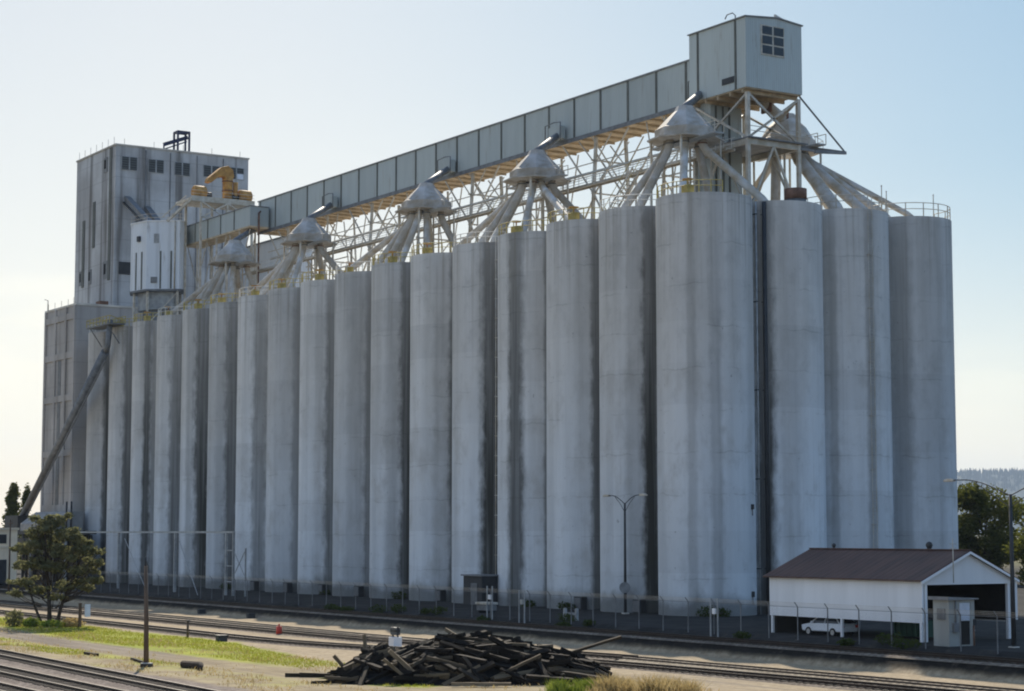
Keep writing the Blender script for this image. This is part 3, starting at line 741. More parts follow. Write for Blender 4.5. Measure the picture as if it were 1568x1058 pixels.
# ------------------------------------------------------------------ distributors
def distributor(c, targets, label, feed, zt=47.8, zs=45.6, zb=44.5, mat='cone', rr=2.95):
    x, y = c
    t = thing('grain_distributor', label, 'distributor', (x, y, SH), 'cone shaped grain distributors on the silo roofs')
    b = MB(); b.lathe([(0.02,zt+.12),(0.85,zt+.1),(1.08,zt-.4),(1.95,zt-1.25),(rr-.22,zs+.12),(rr,zs),], 8, (x,y,0), D(10), False); b.build('cone', mat, t)
    MB().box(x-.9, x+.2, y-5.6, y+4.6, zb-.16, zb-.03).build('side_platform', 'galvmid', t)
    for xe in (x-.88, x+.18):
        MB().bar((xe,y-5.6,zb+.95), (xe,y-3.9,zb+.95), .06).build('handrail', 'galv', t); MB().bar((xe,y-5.6,zb-.05), (xe,y-5.6,zb+.95), .06).build('rail_post', 'galv', t)
    b = MB(); b.lathe([(rr,zs),(rr,zb+.15),(rr-.3,zb+.15)], 8, (x,y,0), D(10), False); b.build('skirt', mat, t)
    b = MB(); b.lathe([(0.01,zb+.14),(rr+.75,zb+.14),(rr+.75,zb),(0.01,zb)], 8, (x,y,0), D(10), False); b.build('base_plate', 'cone', t)
    n = len(targets)
    for i, (tx, ty, r) in enumerate(targets):
        a = math.atan2(ty-y, tx-x); q = 1.75
        p0 = Vector((x+q*math.cos(a), y+q*math.sin(a), zb+.02)); p1 = p0+Vector((0,0,-.7)); p2 = Vector((tx,ty,SH+.5)); p3 = Vector((tx,ty,SH-.05))
        d = (p2-p1)
        MB().tube([p0, p1+Vector((0,0,.3)), p1+d*.06, p1+d*.94, p2+(p3-p2)*.3, p3], r, 12).build('spout', 'spout', t)
        MB().tube([p0+Vector((0,0,-.42)), p0+Vector((0,0,-.30))], r+.09, 12).build('flange', 'rustpipe' if (i*7+int(y)) % 5 == 0 else 'galvdark', t)
    for sx, sy in ((-1,-1),(1,-1),(-1,1),(1,1)):
        px, py = x+sx*2.35, y+sy*2.35
        MB().bar((px,py,SH-.05), (px,py,zb), .16).build('leg', 'galv', t)
    # slanting feed pipe down from the gallery
    if feed:
        f = Vector(feed)
        MB().tube([Vector((x,y,zt-.5)), Vector((x+.1,y+.1,zt+.1)), f+Vector((-.3,-.2,-.2))], .40, 10).build('feed_chute', 'galvdark', t)
        b = MB(); b.box(f.x-.75, f.x+.05, f.y-1.1, f.y+1.1, f.z-.7, f.z+.75); b.build('inlet_box', 'gallery', t, bevel=.04)
        b = MB()
        b.tube([(f.x-.9,f.y-1.5,f.z-1.0),(f.x-.9,f.y-1.5,f.z+1.0),(f.x-.9,f.y-.2,f.z+1.15),(f.x-.9,f.y+1.5,f.z+1.0),(f.x-.9,f.y+1.5,f.z-1.0)], .07, 6)
        b.build('handrail', 'galvdark', t)
    # rail around the base plate
    b = MB(); ring = [(x+(rr+.7)*math.cos(D(10)+k*math.pi/4), y+(rr+.7)*math.sin(D(10)+k*math.pi/4), zb+1.15) for k in range(9)]
    for i in range(8): b.bar(ring[i], ring[i+1], .05)
    for p in ring[:8]: b.bar(p, (p[0],p[1],zb+.12), .05)
    if mat == 'cone' and not feed: b.build('handrail', 'whiterail', t)
    return t
DIST = [(8.0, 'distributor cone closest to the corner silo, largest looking of the row'), (33.9, 'distributor cone with two long slanting spouts, one right of the gallery middle'),
        (57.5, 'distributor cone in the middle of the gallery row'), (88.0, 'distributor cone left of the middle, yellow valves at its foot'), (111.0, 'farthest distributor cone, in front of the pale building wall')]
SERVES = ((0, 9), (18, 27, 36, 45), (54, 63, 72), (81, 90, 99), (108, 117, 126))
for i, (y, lab) in enumerate(DIST):
    tg = []
    for ys in SERVES[i]:
        if abs(ys-y) > 6: tg.append((-0.7, ys-(2.2 if ys > y else -2.2), .37))
        else:
            e = 1 if ys > y else -1
            tg.append((-1.0, y+e*3.2, .38)); tg.append((1.6, y+e*4.6, .37))
        if abs(ys-y) < 10: tg.append((7.9, ys-.6*(1 if ys > y else -1), .40))
    tg.append((-0.9, y+.7, .38))
    distributor((4.15, y), tg, lab, (10.0, y+4.4, 51.1))
distributor((18.0, 9.4), [(16.6,0.4,.62),(20.5,0.6,.5),(23.5,1.0,.45),(25.4,-.6,.3),(16.0,9.0,.5),(24.9,9,.45),(16.6,18,.4)], 'grain distributor on the far side, half hidden behind the support tower', None, 48.9, 46.3, 45.1, 'cone', 2.9)
t = thing('feed_pipe', 'fat slanting pipe from under the end house to the far distributor', 'pipe', (13, 8, SH))
MB().tube([(13.0,7.2,49.6),(13.6,7.5,49.2),(17.6,9.2,48.3),(17.9,9.3,47.8)], .55, 12).build('pipe', 'spout', t)
for p in ((13.9,7.6,49.1),(17.3,9.1,48.4)):
    MB().box(p[0]-.15, p[0]+.15, p[1]-.75, p[1]+.75, p[2]-.75, p[2]+.75).build('flange', 'rustpipe', t, bevel=.1)
t = thing('round_vent', 'stubby rust banded vent pipe on the roof under the support tower', 'vent', (12.4, 1.7, SH))
MB().tube([(12.4,1.7,SH-.05),(12.4,1.7,SH+1.4)], 1.0, 20).build('pipe', 'galvdark', t)
MB().tube([(12.4,1.7,SH+1.4),(12.4,1.7,SH+2.4)], 1.06, 20).build('collar', 'rustpipe', t)

# ------------------------------------------------------------------ trestle bents carrying the gallery, with long braces
for i, y in enumerate((19.5, 32, 44.5, 57.5, 70, 82.5, 95, 107)):
    t = thing('trestle_bent', 'steel trestle bent under the gallery, %s from the end house' % ORD[i+1], 'trestle', (12.5, y, SH), 'trestle bents under the gallery')
    tall = i % 2 == 1
    for x0, x1 in ((10.55, 9.8), (14.45, 15.2)):
        MB().bar((x1,y,SH), (x0,y,GZ0-.42), .3 if tall else .2).build('leg', 'galv', t)
    for z in (43.6, 47.2): MB().bar((9.9,y,z), (15.1,y,z), .16).build('strut', 'galv', t)
    for za, zb_ in ((SH+.2,43.5),(43.7,GZ0-.5)):
        MB().bar((10.0,y,za), (14.9,y,zb_), .12).build('brace', 'galv', t); MB().bar((14.9,y,za), (10.0,y,zb_), .12).build('brace', 'galv', t)
    for sx in (10.35, 14.65):
        MB().bar((sx,y-6.2,47.0), (sx,y+6.2,47.0), .1).build('strut', 'galv', t)
    if tall:
        for sx in (10.4, 14.6):
            for dy in (-6.2, 6.2):
                MB().bar((sx-.1,y,43.4), (sx,y+dy,GZ0-.45), .15).build('brace', 'galv', t)
                MB().bar((sx-.1,y,43.4), (sx-.3,y+dy*.72,SH), .15).build('brace', 'galv', t)
            for dy in (-3.1, 3.1): MB().bar((sx,y,46.8), (sx,y+dy,GZ0-.45), .11).build('brace', 'galv', t)
    else:
        for sx in (10.4, 14.6):
            for dy in (-3.2, 3.2): MB().bar((sx-.1,y,SH+.1), (sx,y+dy,GZ0-.45), .11).build('brace', 'galv', t)
            MB().bar((sx, y-6.2, 43.5), (sx, y+6.2, 43.5), .13).build('strut', 'galv', t)
for i, (x, z, r, lab) in enumerate(((9.3,45.6,.16,'thin dust pipe strung level under the near edge of the gallery'),)):
    t = thing('dust_pipe', lab, 'pipe', (x, 60, z))
    MB().tube([(x,14,z),(x,110,z)], r, 8).build('pipe', 'galv', t)
    for k in range(9):
        y = 17+k*11.3
        MB().tube([(x,y,z),(x,y+1.2,z-1.0),(x,y+1.2,SH)], r*.7, 6).build('drop_pipe', 'galv', t)
for i, y in enumerate((21, 46, 70, 98)):
    t = thing('roof_stair', 'pale steel stair rising from the silo roofs to the walkway, %s from the end house' % ORD[i+1], 'stair', (6.5, y, SH), 'steel stairs under the gallery')
    for x in (5.9, 6.9):
        MB().bar((x,y+5.5,SH), (x,y-2,43.9), .1, .2).build('stringer', 'galv', t)
        MB().bar((x,y+5.5,SH+1), (x,y-2,44.9), .05).build('handrail', 'yellowrail', t)
    st = MB()
    for k in range(20): st.box(5.95,6.85,y+5.3-k*.375,y+5.55-k*.375,SH+.15+k*.328,SH+.2+k*.328)
    st.build('treads', 'galv', t, kind='stuff')
# service walkway linking the distributors
wk = thing('service_walkway', 'thin steel walkway with handrails linking the distributor cones', 'walkway', (8, 60, 43.9))
MB().box(7.5, 8.6, 6, 116, 43.89, 43.97).build('deck', 'galv', wk)
for x in (7.55, 8.55):
    MB().box(x-.04, x+.04, 6, 116, 43.72, 43.889).build('stringer', 'galv', wk)
    for z in (44.5, 45.05): MB().bar((x,6,z), (x,116,z), .05).build('handrail', 'whiterail', wk)
    for i in range(45): MB().bar((x,6.5+i*2.45,43.97), (x,6.5+i*2.45,45.05), .045).build('baluster', 'whiterail', wk)
for i in range(18):
    y = 9+i*6.2
    MB().bar((8.05,y,SH), (8.05,y,43.6), .14).build('post', 'galv', wk)

# short gallery at the left end
sg = thing('transfer_gallery', 'short lower clad gallery stepping off the left end of the long one', 'gallery', (8, 125, 50.3))
MB().box(7.0, 9.9, 112.2, 135.5, 50.45, 53.2).build('wall', 'gallery', sg)
MB().box(6.9, 10.0, 112.1, 135.5, 53.2, 53.33).build('roof', 'greyroof', sg)
MB().box(6.95, 9.95, 112.2, 135.5, 50.2, 50.45).build('floor', 'under', sg)
for y in (117.5, 122.2, 126.8, 131.4): MB().box(6.95, 6.997, y-.15, y+.15, 50.45, 53.19).build('seam_strip', 'seam', sg)
MB().tube([(8.3,112.0,SH),(8.3,112.0,52.3),(8.6,112.1,52.6)], .13, 8).build('riser_pipe', 'rustpipe', sg)
for y in (116, 124, 131):
    for x in (7.2, 9.6): MB().bar((x,y,SH), (x,y,50.2), .2).build('leg', 'galv', sg)
    MB().bar((7.2,y,SH+1), (9.6,y,49.8), .1).build('brace', 'galv', sg)
    MB().bar((7.2,y-3.5,SH+.5), (7.2,y+3.5,50), .12).build('brace', 'galv', sg)
    MB().bar((7.2,y+3.5,SH+.5), (7.2,y-3.5,50), .12).build('brace', 'galv', sg)
# pale backing shed behind the farthest distributor
bs = thing('roof_house', 'pale sheet clad roof house behind the farthest distributor cones', 'building', (17, 125, SH))
MB().box(15.6, 20.0, 118.3, 132, SH, 50.3).build('wall', 'bin', bs)
MB().box(15.4, 20.2, 118.1, 132.2, 50.3, 50.5).build('roof', 'greyroof', bs)

# white bin with cut corners
BV = [(-.20,138.8),(.56,134.5),(4.65,131.63),(5.88,132.08),(6.85,135.0),(6.6,139.5),(3.6,142.0),(1.0,141.6)]
BZ0, BZ1 = 43.3, 53.45
bcx, bcy = sum(v[0] for v in BV)/8, sum(v[1] for v in BV)/8
def ring(k, z): return [(bcx+(x-bcx)*k, bcy+(y-bcy)*k) for x, y in BV]
ob = thing('white_bin', 'white metal bin with cut corners and dark slots, standing on legs by the tower', 'bin', (bcx, bcy, SH))
MB().extrude(BV, 'z', BZ0, BZ1).build('wall', 'bin', ob)
MB().extrude(ring(1.03,0), 'z', BZ1, BZ1+.16).build('roof', 'white', ob)
MB().extrude(ring(1.015,0), 'z', BZ0-.28, BZ0-.003).build('base_frame', 'galvdark', ob)
MB().extrude(ring(.72,0), 'z', 40.4, BZ0-.283).build('hopper', 'galvmid', ob)
MB().extrude(ring(.55,0), 'z', SH+.05, 40.397).build('outlet', 'galvdark', ob)
def on_face(f, t, z, out):
    a, b_ = Vector((*BV[f],0)), Vector((*BV[f+1],0)); d = (b_-a); n = Vector((d.y, -d.x, 0)).normalized()
    if n.dot(a-Vector((bcx,bcy,0))) < 0: n = -n
    return a+d*t+n*out+Vector((0,0,z)), d.normalized(), n
def plate(f, t, w, z0, z1, out=.05):
    p, d, n = on_face(f, t, 0, 0)
    vs = [p+d*u+n*o+Vector((0,0,z)) for o in (.003, out) for u, z in ((-w/2,z0),(w/2,z0),(w/2,z1),(-w/2,z1))]
    return MB().add(vs, [(3,2,1,0),(4,5,6,7),(0,1,5,4),(1,2,6,5),(2,3,7,6),(3,0,4,7)])
for f, t, w in ((0,.36,.34),(0,.72,.34),(1,.43,.24),(1,.75,.26)): plate(f, t, w, BZ0+.05, 49.0).build('slot', 'seam', ob)
plate(1, .24, .95, 44.2, 45.1, .12).build('vent', 'galvdark', ob)
plate(0, .55, .7, 50.6, 51.4, .3).build('light_box', 'darkpaint', ob)
plate(1, .3, .8, 50.2, 51.6, .04).build('patch_panel', 'galvmid', ob)
p, d, n = on_face(1, .86, 0, .14); MB().tube([p+Vector((0,0,BZ0)), p+Vector((0,0,BZ1+.1))], .11, 8).build('downpipe', 'galv', ob)
for (x, y) in ((.3,138.4),(.95,134.75),(4.6,132.1),(6.3,135)):
    MB().bar((x,y,SH-.05), (x,y,BZ0-.28), .28).build('leg', 'galv', ob)
MB().bar((.95,134.75,38), (4.6,132.1,BZ0-.4), .12).build('brace', 'galv', ob)
for z in (BZ1+.6, BZ1+1.15):
    for a, b_ in ((0,1),(1,2),(2,3)):
        MB().bar((*BV[a],z), (*BV[b_],z), .05).build('handrail', 'galv', ob)
for v in BV[:4]: MB().bar((*v,BZ1+.1), (*v,BZ1+1.15), .06).build('rail_post', 'galv', ob)

# slanting spouts from the tower to the bin
for i, (a, b_, lab) in enumerate((((4.6,153,59.9),(3.0,139.2,53.9),'slanting boxed spout from the tower to the white bin, left of two'), ((8.0,153,58.6),(5.2,140.5,53.9),'slanting boxed spout from the tower to the white bin, right of two'))):
    t = thing('transfer_spout', lab, 'spout', a)
    MB().bar(a, b_, .9, .9).build('casing', 'galvdark', t)
    MB().bar((a[0]-.6,a[1],a[2]-.6), (b_[0]-.6,b_[1],b_[2]-.5), .25).build('side_girder', 'darkpaint', t)

# fan platform with yellow dust collectors
pl = thing('equipment_platform', 'pale steel platform on braced legs in front of the tower', 'platform', (9, 128, SH))
PX0, PX1, PY, PZ = 5.6, 14.1, 126.0, 56.15
MB().box(PX0-1.6, PX1, PY, PY+6, PZ-.3, PZ+.15).build('deck', 'galv', pl)
MB().box(PX0-1.6, PX1, PY-.12, PY-.003, PZ-.45, PZ+.35).build('edge_beam', 'galv', pl)
for x in (PX0, 9.8, PX1-.3):
    for y in (PY+.2, PY+5.8): MB().bar((x,y,SH), (x,y,PZ-.3), .3).build('leg', 'galv', pl)
for a, b_ in (((PX0,PY,PZ-.4),(9.8,PY,53.4)),((9.8,PY,PZ-.4),(PX0,PY,53.4)),((9.8,PY,PZ-.4),(PX1-.3,PY,53.6)),((PX1-.3,PY,PZ-.4),(9.8,PY,53.4)),((PX0,PY,53.4),(PX1,PY,53.6))):
    MB().bar(a, b_, .2).build('brace', 'galv', pl)
for z in (PZ+.7, PZ+1.2): MB().bar((PX0-1.6,PY,z), (PX1,PY,z), .05).build('handrail', 'galv', pl)
MB().bar((PX0-1.6,PY,PZ-.2), (1.5,PY+3,PZ-3.3), .35).build('stair', 'galv', pl)
MB().bar((PX0-1.6,PY+2,PZ+.6), (1.5,PY+5,PZ-2.5), .12).build('stair_rail', 'galv', pl)
# yellow horse-head duct
yd = thing('yellow_duct', 'tall yellow duct bent over like a horse head on the platform', 'duct', (10.4, 128, PZ))
MB().tube([(10.6,128,PZ+.15),(10.6,128,PZ+2.6),(10.6,128,PZ+4.0)], [.75,.75,.85], 14).build('stack', 'yellow', yd)
MB().extrude([(9.6,PZ+3.9),(11.4,PZ+3.9),(11.2,PZ+5.0),(10.4,PZ+5.6),(9.4,PZ+5.3),(7.3,PZ+3.5),(7.1,PZ+2.9),(7.7,PZ+2.8),(9.0,PZ+3.9)], 'y', 127.3, 128.7).build('elbow', 'yellow', yd, bevel=.08)
MB().tube([(11.7,127.6,PZ+.6),(11.7,127.6,PZ+3.2)], [.38,.38], 12).build('filter_can', 'yellow', yd)
for z in (PZ+.4, PZ+1.8, PZ+3.2): MB().tube([(10.6,128,z),(10.6,128,z+.14)], .86, 14).build('flange', 'rustpipe', yd)
for i, (x, lab) in enumerate(((5.9, 'yellow fan drum with motor at the left end of the platform'), (13.2, 'yellow fan drum at the right end of the platform by the tower edge'))):
    t = thing('fan_drum', lab, 'fan', (x, 127.6, PZ+.15))
    MB().tube([(x-1.0,127.6,PZ+1.2),(x-.85,127.6,PZ+1.2),(x+.85,127.6,PZ+1.2),(x+1.0,127.6,PZ+1.2)], [.75,.95,.95,.75], 18).build('drum', 'yellow', t)
    MB().box(x-.8, x+.8, 127.0, 128.2, PZ+.15, PZ+.45).build('foot', 'galvdark', t)
    MB().tube([(x+1.05 if i == 0 else x-2.0,127.6,PZ+.9),(x+1.9 if i == 0 else x-1.05,127.6,PZ+.9)], .42, 12).build('motor', 'darkpaint', t)

# ------------------------------------------------------------------ tower and annex
to = thing('headhouse_tower', 'tall stained concrete tower behind the left end of the silos', 'tower', (14, 161, 0))
TXA, TXB, TYA, TYB, TZ = 2.6, 25.5, 153.0, 170.5, 68.35
MB().box(TXA, TXB, TYA, TYB, 0, TZ).build('wall', 'tower', to)
b = MB(); b.box(TXA-.15, TXB+.15, TYA-.15, TYB+.15, TZ, TZ+.25); b.build('roof', 'roofslab', to)
for i, (xa, xb, za, zb_) in enumerate(((3.6,6.1,64.6,66.6),(8.1,10.6,64.6,66.6),(12.6,15.1,64.6,66.6),(17.6,20.3,64.8,66.6),(22.1,24.6,64.9,66.7))):
    f = MB(); f.box(xa-.1, xb+.1, TYA-.09, TYA-.003, za-.1, zb_+.1); fo = f.build('window', 'galvmid', to)
    xm = (xa+xb)/2
    for a, c in ((xa, xm-.12), (xm+.12, xb)):
        lit = (i == 4 and a > xm)
        MB().box(a, c, TYA-.12, TYA-.092, za+(.9 if lit else 0), zb_).build('louvre', 'louvre', fo)
        if lit: MB().box(a, c, TYA-.12, TYA-.092, za, za+.88).build('pane', 'paleblue', fo)
f = MB(); f.box(3.4, 5.4, TYA-.08, TYA-.003, 47.8, 49.8); f.build('window', 'darkpaint', to)
for (y, z, dy, dz) in ((157.2,65.8,.8,1.2),(156.5,48.8,.9,1.4),(163.4,48.4,.7,1.2),(167.6,48.6,.6,1.2)):
    f = MB(); f.box(TXA-.09, TXA-.003, y-dy, y+dy, z-dz, z+dz); fo = f.build('window', 'galvdark', to)
    MB().box(TXA-.12, TXA-.092, y-dy*.2, y+dy*.75, z-dz*.5, z+dz*.7).build('pane', 'black', fo)
for x, d in ((7.6,.16),(11.8,.12),(16.4,.1),(21.0,.12)):
    MB().bar((x,TYA-.1,40), (x,TYA-.1,68), d).build('downpipe', 'galvdark', to)
for y, z0, z1 in ((155.0,47,68.2),(162.0,53,60.5),(166.6,47,58)):  # dark strips stand for stain patches on the tower face, no real ducts
    MB().box(TXA-.12, TXA-.003, y-.5, y+.5, z0, z1).build('duct', 'seam', to)
for i in range(7):
    y = 154+i*2.6; MB().bar((TXA+.05,y,TZ+.2), (TXA+.05,y,TZ+1.5), .05).build('railing_post', 'galvdark', to)
for i in range(5):
    x = 4+i*5; MB().bar((x,TYA+.05,TZ+.2), (x,TYA+.05,TZ+1.2), .05).build('railing_post', 'galvdark', to)
MB().box(18.0, 22.5, 157, 161, TZ+.25, TZ+1.0).build('roof_hatch', 'rustpipe', to)
t = thing('roof_hoist_frame', 'dark blue steel frame with slanting beam on the tower roof', 'hoist frame', (15.5, 159, TZ+.25))
for x in (15.3, 17.3):
    for y in (158.4, 160): MB().bar((x,y,TZ+.25), (x,y,72.9), .28).build('post', 'blue_steel', t)
for y in (158.4, 160): MB().bar((15.2,y,72.9), (17.4,y,72.9), .3).build('beam', 'blue_steel', t)
MB().bar((15.3,158.4,72.9), (15.3,160,72.9), .28).build('beam', 'blue_steel', t); MB().bar((17.3,158.4,72.9), (17.3,160,72.9), .28).build('beam', 'blue_steel', t)
MB().bar((13.2,159.2,70.6), (17.3,159.2,72.2), .5, .6).build('boom', 'blue_steel', t)
MB().bar((13.2,159.2,70.7), (13.2,159.2,TZ+.25), .2).build('post', 'blue_steel', t)
MB().bar((13.4,159.2,69.9), (17.2,159.2,71.5), .2).build('stay', 'blue_steel', t)

an = thing('concrete_annex', 'lower brownish concrete workhouse left of the tower with recessed panels', 'building', (8, 157, 0))
AX, AY0, AY1, AZ = -4.45, 150.0, 164.0, 42.15
MB().extrude([(AX,AY0),(26,AY0),(26,152.9),(2.5,152.9),(2.5,AY1),(AX,AY1)], 'z', 0, AZ).build('wall', 'annex', an)
MB().extrude([(AX-.12,AY0-.12),(26,AY0-.12),(26,152.9),(2.5,152.9),(2.5,AY1+.12),(AX-.12,AY1+.12)], 'z', AZ, AZ+.3).build('roof', 'roofslab', an)
for y in (150.5, 154.2, 158.9, 163.5): MB().box(AX-.22, AX-.003, y-.35, y+.35, 0.5, AZ-.02).build('pilaster', 'annex', an)
for z in (11, 19.5, 28, 34.6, 40.6):
    for ya, yb in ((150.86,153.84),(154.56,158.54),(159.26,163.14)): MB().box(AX-.20, AX-.003, ya, yb, z-.5, z+.5).build('ledge', 'annex', an)
MB().box(AX-.06, AX-.003, 156.3, 157.6, 8, 34.0).build('window', 'galvdark', an)
for y in (151.5,154,157,160,163): MB().bar((AX+.1,y,AZ+.3), (AX+.1,y,AZ+1.3), .05).build('railing_post', 'galvdark', an)
MB().tube([(AX+.2,163.6,AZ+.3),(AX+.2,163.6,AZ+2.0),(AX-.2,164,AZ+2.2)], .07, 6).build('lamp_post', 'galvdark', an)
MB().box(-.6, .8, 150.3, 152, AZ+.3, AZ+.9).build('roof_hatch', 'rustpipe', an)

# slanting conveyor leg with truss
cv = thing('inclined_conveyor', 'dark slanting conveyor tube rising from the loading shed to the silo tops', 'conveyor', (-6, 170, 0))
ca, cb = Vector((-7.4, 164.2, 9.6)), Vector((-5.6, 134.4, 33.6))
MB().tube([ca, cb], .62, 14).build('tube', 'galvdark', cv)
MB().tube([cb, cb+Vector((.1,-.7,.8)), Vector((-5.2,133.6,38.3))], .42, 12).build('head_pipe', 'galvdark', cv)
dn = Vector((0,-.2,-1.6))
MB().bar(ca+dn*.6, cb+dn*.8, .18).build('chord', 'galvdark', cv)
for i in range(12):
    p = ca.lerp(cb, i/12); q = ca.lerp(cb, (i+.5)/12)+dn*.75; r2 = ca.lerp(cb, (i+1)/12)
    MB().bar(p, q, .1).build('brace', 'galvdark', cv); MB().bar(q, r2, .1).build('brace', 'galvdark', cv)
pf = thing('yellow_platform', 'small yellow railed platform at the head of the slanting conveyor', 'platform', (-4.5, 136, 37.6))
MB().box(-6.0, -3.6, 131.8, 141.2, 37.5, 37.68).build('deck', 'galvdark', pf)
for x in (-6.0, -3.6):
    for z in (38.2, 38.75): MB().bar((x,131.8,z), (x,141.2,z), .09).build('handrail', 'yellowrail', pf)
    for i in range(8): MB().bar((x,131.8+i*1.34,37.68), (x,131.8+i*1.34,38.75), .09).build('post', 'yellowrail', pf)
for y in (131.8, 136.5, 141.2): MB().bar((-6.0,y,38.75), (-3.6,y,38.0), .1).build('brace', 'yellowrail', pf)
for y in (133, 140): MB().bar((-5.9,y,37.5), (-4.0,y,34.8), .12).build('bracket', 'galvdark', pf)

# loading shed at the foot of the annex
ls = thing('loading_shed', 'dark open loading shed with a grey sloped roof at the foot of the annex', 'shed', (-8, 155, 0))
for y in (138.5, 143, 147.5, 152, 157, 161.5, 166):
    for x in (-9.6, -6.0): MB().bar((x,y,0), (x,y,7.0), .35).build('post', 'darkpaint', ls)
MB().extrude([(-10,7.0),(-5.2,7.0),(-5.2,7.5),(-10,7.5)], 'y', 137.5, 167).build('deck', 'darkpaint', ls)
MB().box(-9.95, -9.7, 138, 166.5, 4.2, 6.4).build('fascia', 'darkpaint', ls)
MB().box(-5.9, -5.6, 138, 166.5, 0, 6.9).build('back_wall', 'darkpaint', ls)
MB().box(-9.4, -5.4, 160.5, 166.8, 7.5, 9.9).build('boot_house', 'darkpaint', ls)
MB().extrude([(-9.8,7.5),(-5.3,7.5),(-5.3,10.4),(-7.4,10.4),(-9.8,8.6)], 'y', 143, 158).build('roof', 'greyroof', ls)
for i in range(7): MB().bar((-9.98,138+i*4,4.2), (-9.98,140.2+i*4,7), .14).build('brace', 'darkpaint', ls)
for y in (139.5, 141.5): MB().tube([(-8.4,y,7.4),(-8.4,y,11.8)], .14, 6).build('vent_pipe', 'darkpaint', ls)

# cream building on the left edge
cbd = thing('cream_building', 'cream flat roofed building at the left edge behind the tree', 'building', (-26, 142, 0))
BX0, BX1, BY = -40.0, -16.9, 138.0
MB().box(BX0, BX1, BY, BY+16, 0, 7.6).build('wall', 'cream', cbd)
MB().box(BX0-.2, BX1+.2, BY-.2, BY+16.2, 7.6, 7.95).build('roof', 'cream', cbd)
MB().box(BX0, BX1, BY-.12, BY-.003, 5.0, 5.3).build('ledge', 'cream', cbd)
for x in (-30.2, -26.4, -22.6, -19.2): MB().box(x-.7, x+.7, BY-.06, BY-.003, 5.7, 7.0).build('window', 'darkpaint', cbd)
for x in (-30.2, -26.4, -22.6): MB().box(x-.8, x+.8, BY-.06, BY-.003, 1.4, 4.2).build('window', 'galvdark', cbd)
MB().box(-19.8, -18.4, BY-.06, BY-.003, 0, 3.4).build('door', 'darkpaint', cbd)

# ------------------------------------------------------------------ white shed with brown roof
S0, S1, SY0, SY1 = -15.7, -7.2, -43.0, -27.3
sd_ = thing('open_shed', 'white walled open shed with a brown sheet roof, standing on posts', 'shed', (-11.5, -35, 0))
ZE, ZR = 4.12, 5.98
xm = (S0+S1)/2
MB().box(S0, S0+.14, SY0+.02, SY1, 1.25, ZE-.05).build('wall', 'siding', sd_)
for xa in (S0+.143, S1-.19): MB().box(xa, xa+.045, SY0+.3, SY1-.52, 1.25, ZE-.1).build('shade_panel', 'inside_shade', sd_)  # added dark panels that stand for shade on the inner walls
MB().box(S1-.14, S1, SY0+.02, SY1, 1.15, ZE-.05).build('wall', 'white', sd_)
for y, nm in ((SY0, 'gable'), (SY1-.14, 'gable')):
    MB().extrude([(S0+.145,ZE-.35),(S1-.145,ZE-.35),(S1-.145,ZE),(xm,ZR-.12),(S0+.145,ZE)], 'y', y, y+.14).build(nm, 'white', sd_)
for sgn in (-1, 1):
    xe = S0-.35 if sgn < 0 else S1+.35
    ze = ZE-.12
    b = MB(); b.extrude([(xe,ze),(xm,ZR),(xm,ZR+.09),(xe,ze+.09)] if sgn < 0 else [(xm,ZR),(xe,ze),(xe,ze+.09),(xm,ZR+.09)], 'y', SY0-.25, SY1+.3)
    b.build('roof', 'roofbrown', sd_)
    b = MB(); b.extrude([(xe,ze-.16),(xm,ZR-.16),(xm,ZR-.003),(xe,ze-.003)] if sgn < 0 else [(xm,ZR-.16),(xe,ze-.16),(xe,ze-.003),(xm,ZR-.003)], 'y', SY0-.34, SY0-.252)
    b.build('barge_board', 'white', sd_)
MB().bar((xm,SY0-.25,ZR+.11), (xm,SY1+.3,ZR+.11), .3, .08).build('ridge_cap', 'roofbrown', sd_)
for y in (SY0+.2, -35.0, SY1-.25):
    for x in (S0+.07, S1-.07): MB().bar((x,y,0), (x,y,1.248 if x < xm else 1.148), .17).build('post', 'white', sd_)
for x in (S0+.35, S1-.35): MB().bar((x,SY0+.12,0), (x,SY0+.12,ZE-.35), .22).build('post', 'white', sd_)
MB().extrude([(S1-.02,1.3),(S1+.35,1.3),(S1+.35,ZE-.2),(S1-.02,ZE-.1)], 'y', SY0-.1, SY0+.3).build('side_flap', 'white', sd_)
MB().box(S0+.15, S1-.15, SY1-.5, SY1-.3, 0.0, ZE-.3).build('back_wall', 'inside_shade', sd_)
for y in (-38.9, -31): MB().extrude([(S0+.16,ZE-.3),(S1-.16,ZE-.3),(xm,ZR-.3)], 'y', y, y+.12).build('rafter', 'inside_shade', sd_)
for y, lab in ((-29.6, 'small dark roof vent at the far end of the shed ridge'), (-39.4, 'larger dark round roof vent near the gable of the shed')):
    t = thing('roof_vent', lab, 'vent', (xm, y, ZR))
    rr = .16 if y > -35 else .26
    MB().tube([(xm,y,ZR-.05),(xm,y,ZR+.25)], rr*.6, 10).build('neck', 'darkpaint', t)
    MB().lathe([(.01,-rr),(rr*.7,-rr*.7),(rr,0),(rr*.7,rr*.7),(.01,rr)], 12, (xm,y,ZR+.25+rr*.6)).build('head', 'darkpaint', t)
t = thing('antenna_mast', 'thin antenna mast at the gable of the shed', 'antenna', (-13.1, -43.6, 0))
MB().tube([(-13.3,-43.5,3.9),(-13.3,-43.5,6.9)], .035, 6).build('rod', 'galv', t)
for z in (6.2, 6.5): MB().bar((-13.6,-43.5,z), (-13.0,-43.5,z), .04).build('element', 'galv', t)

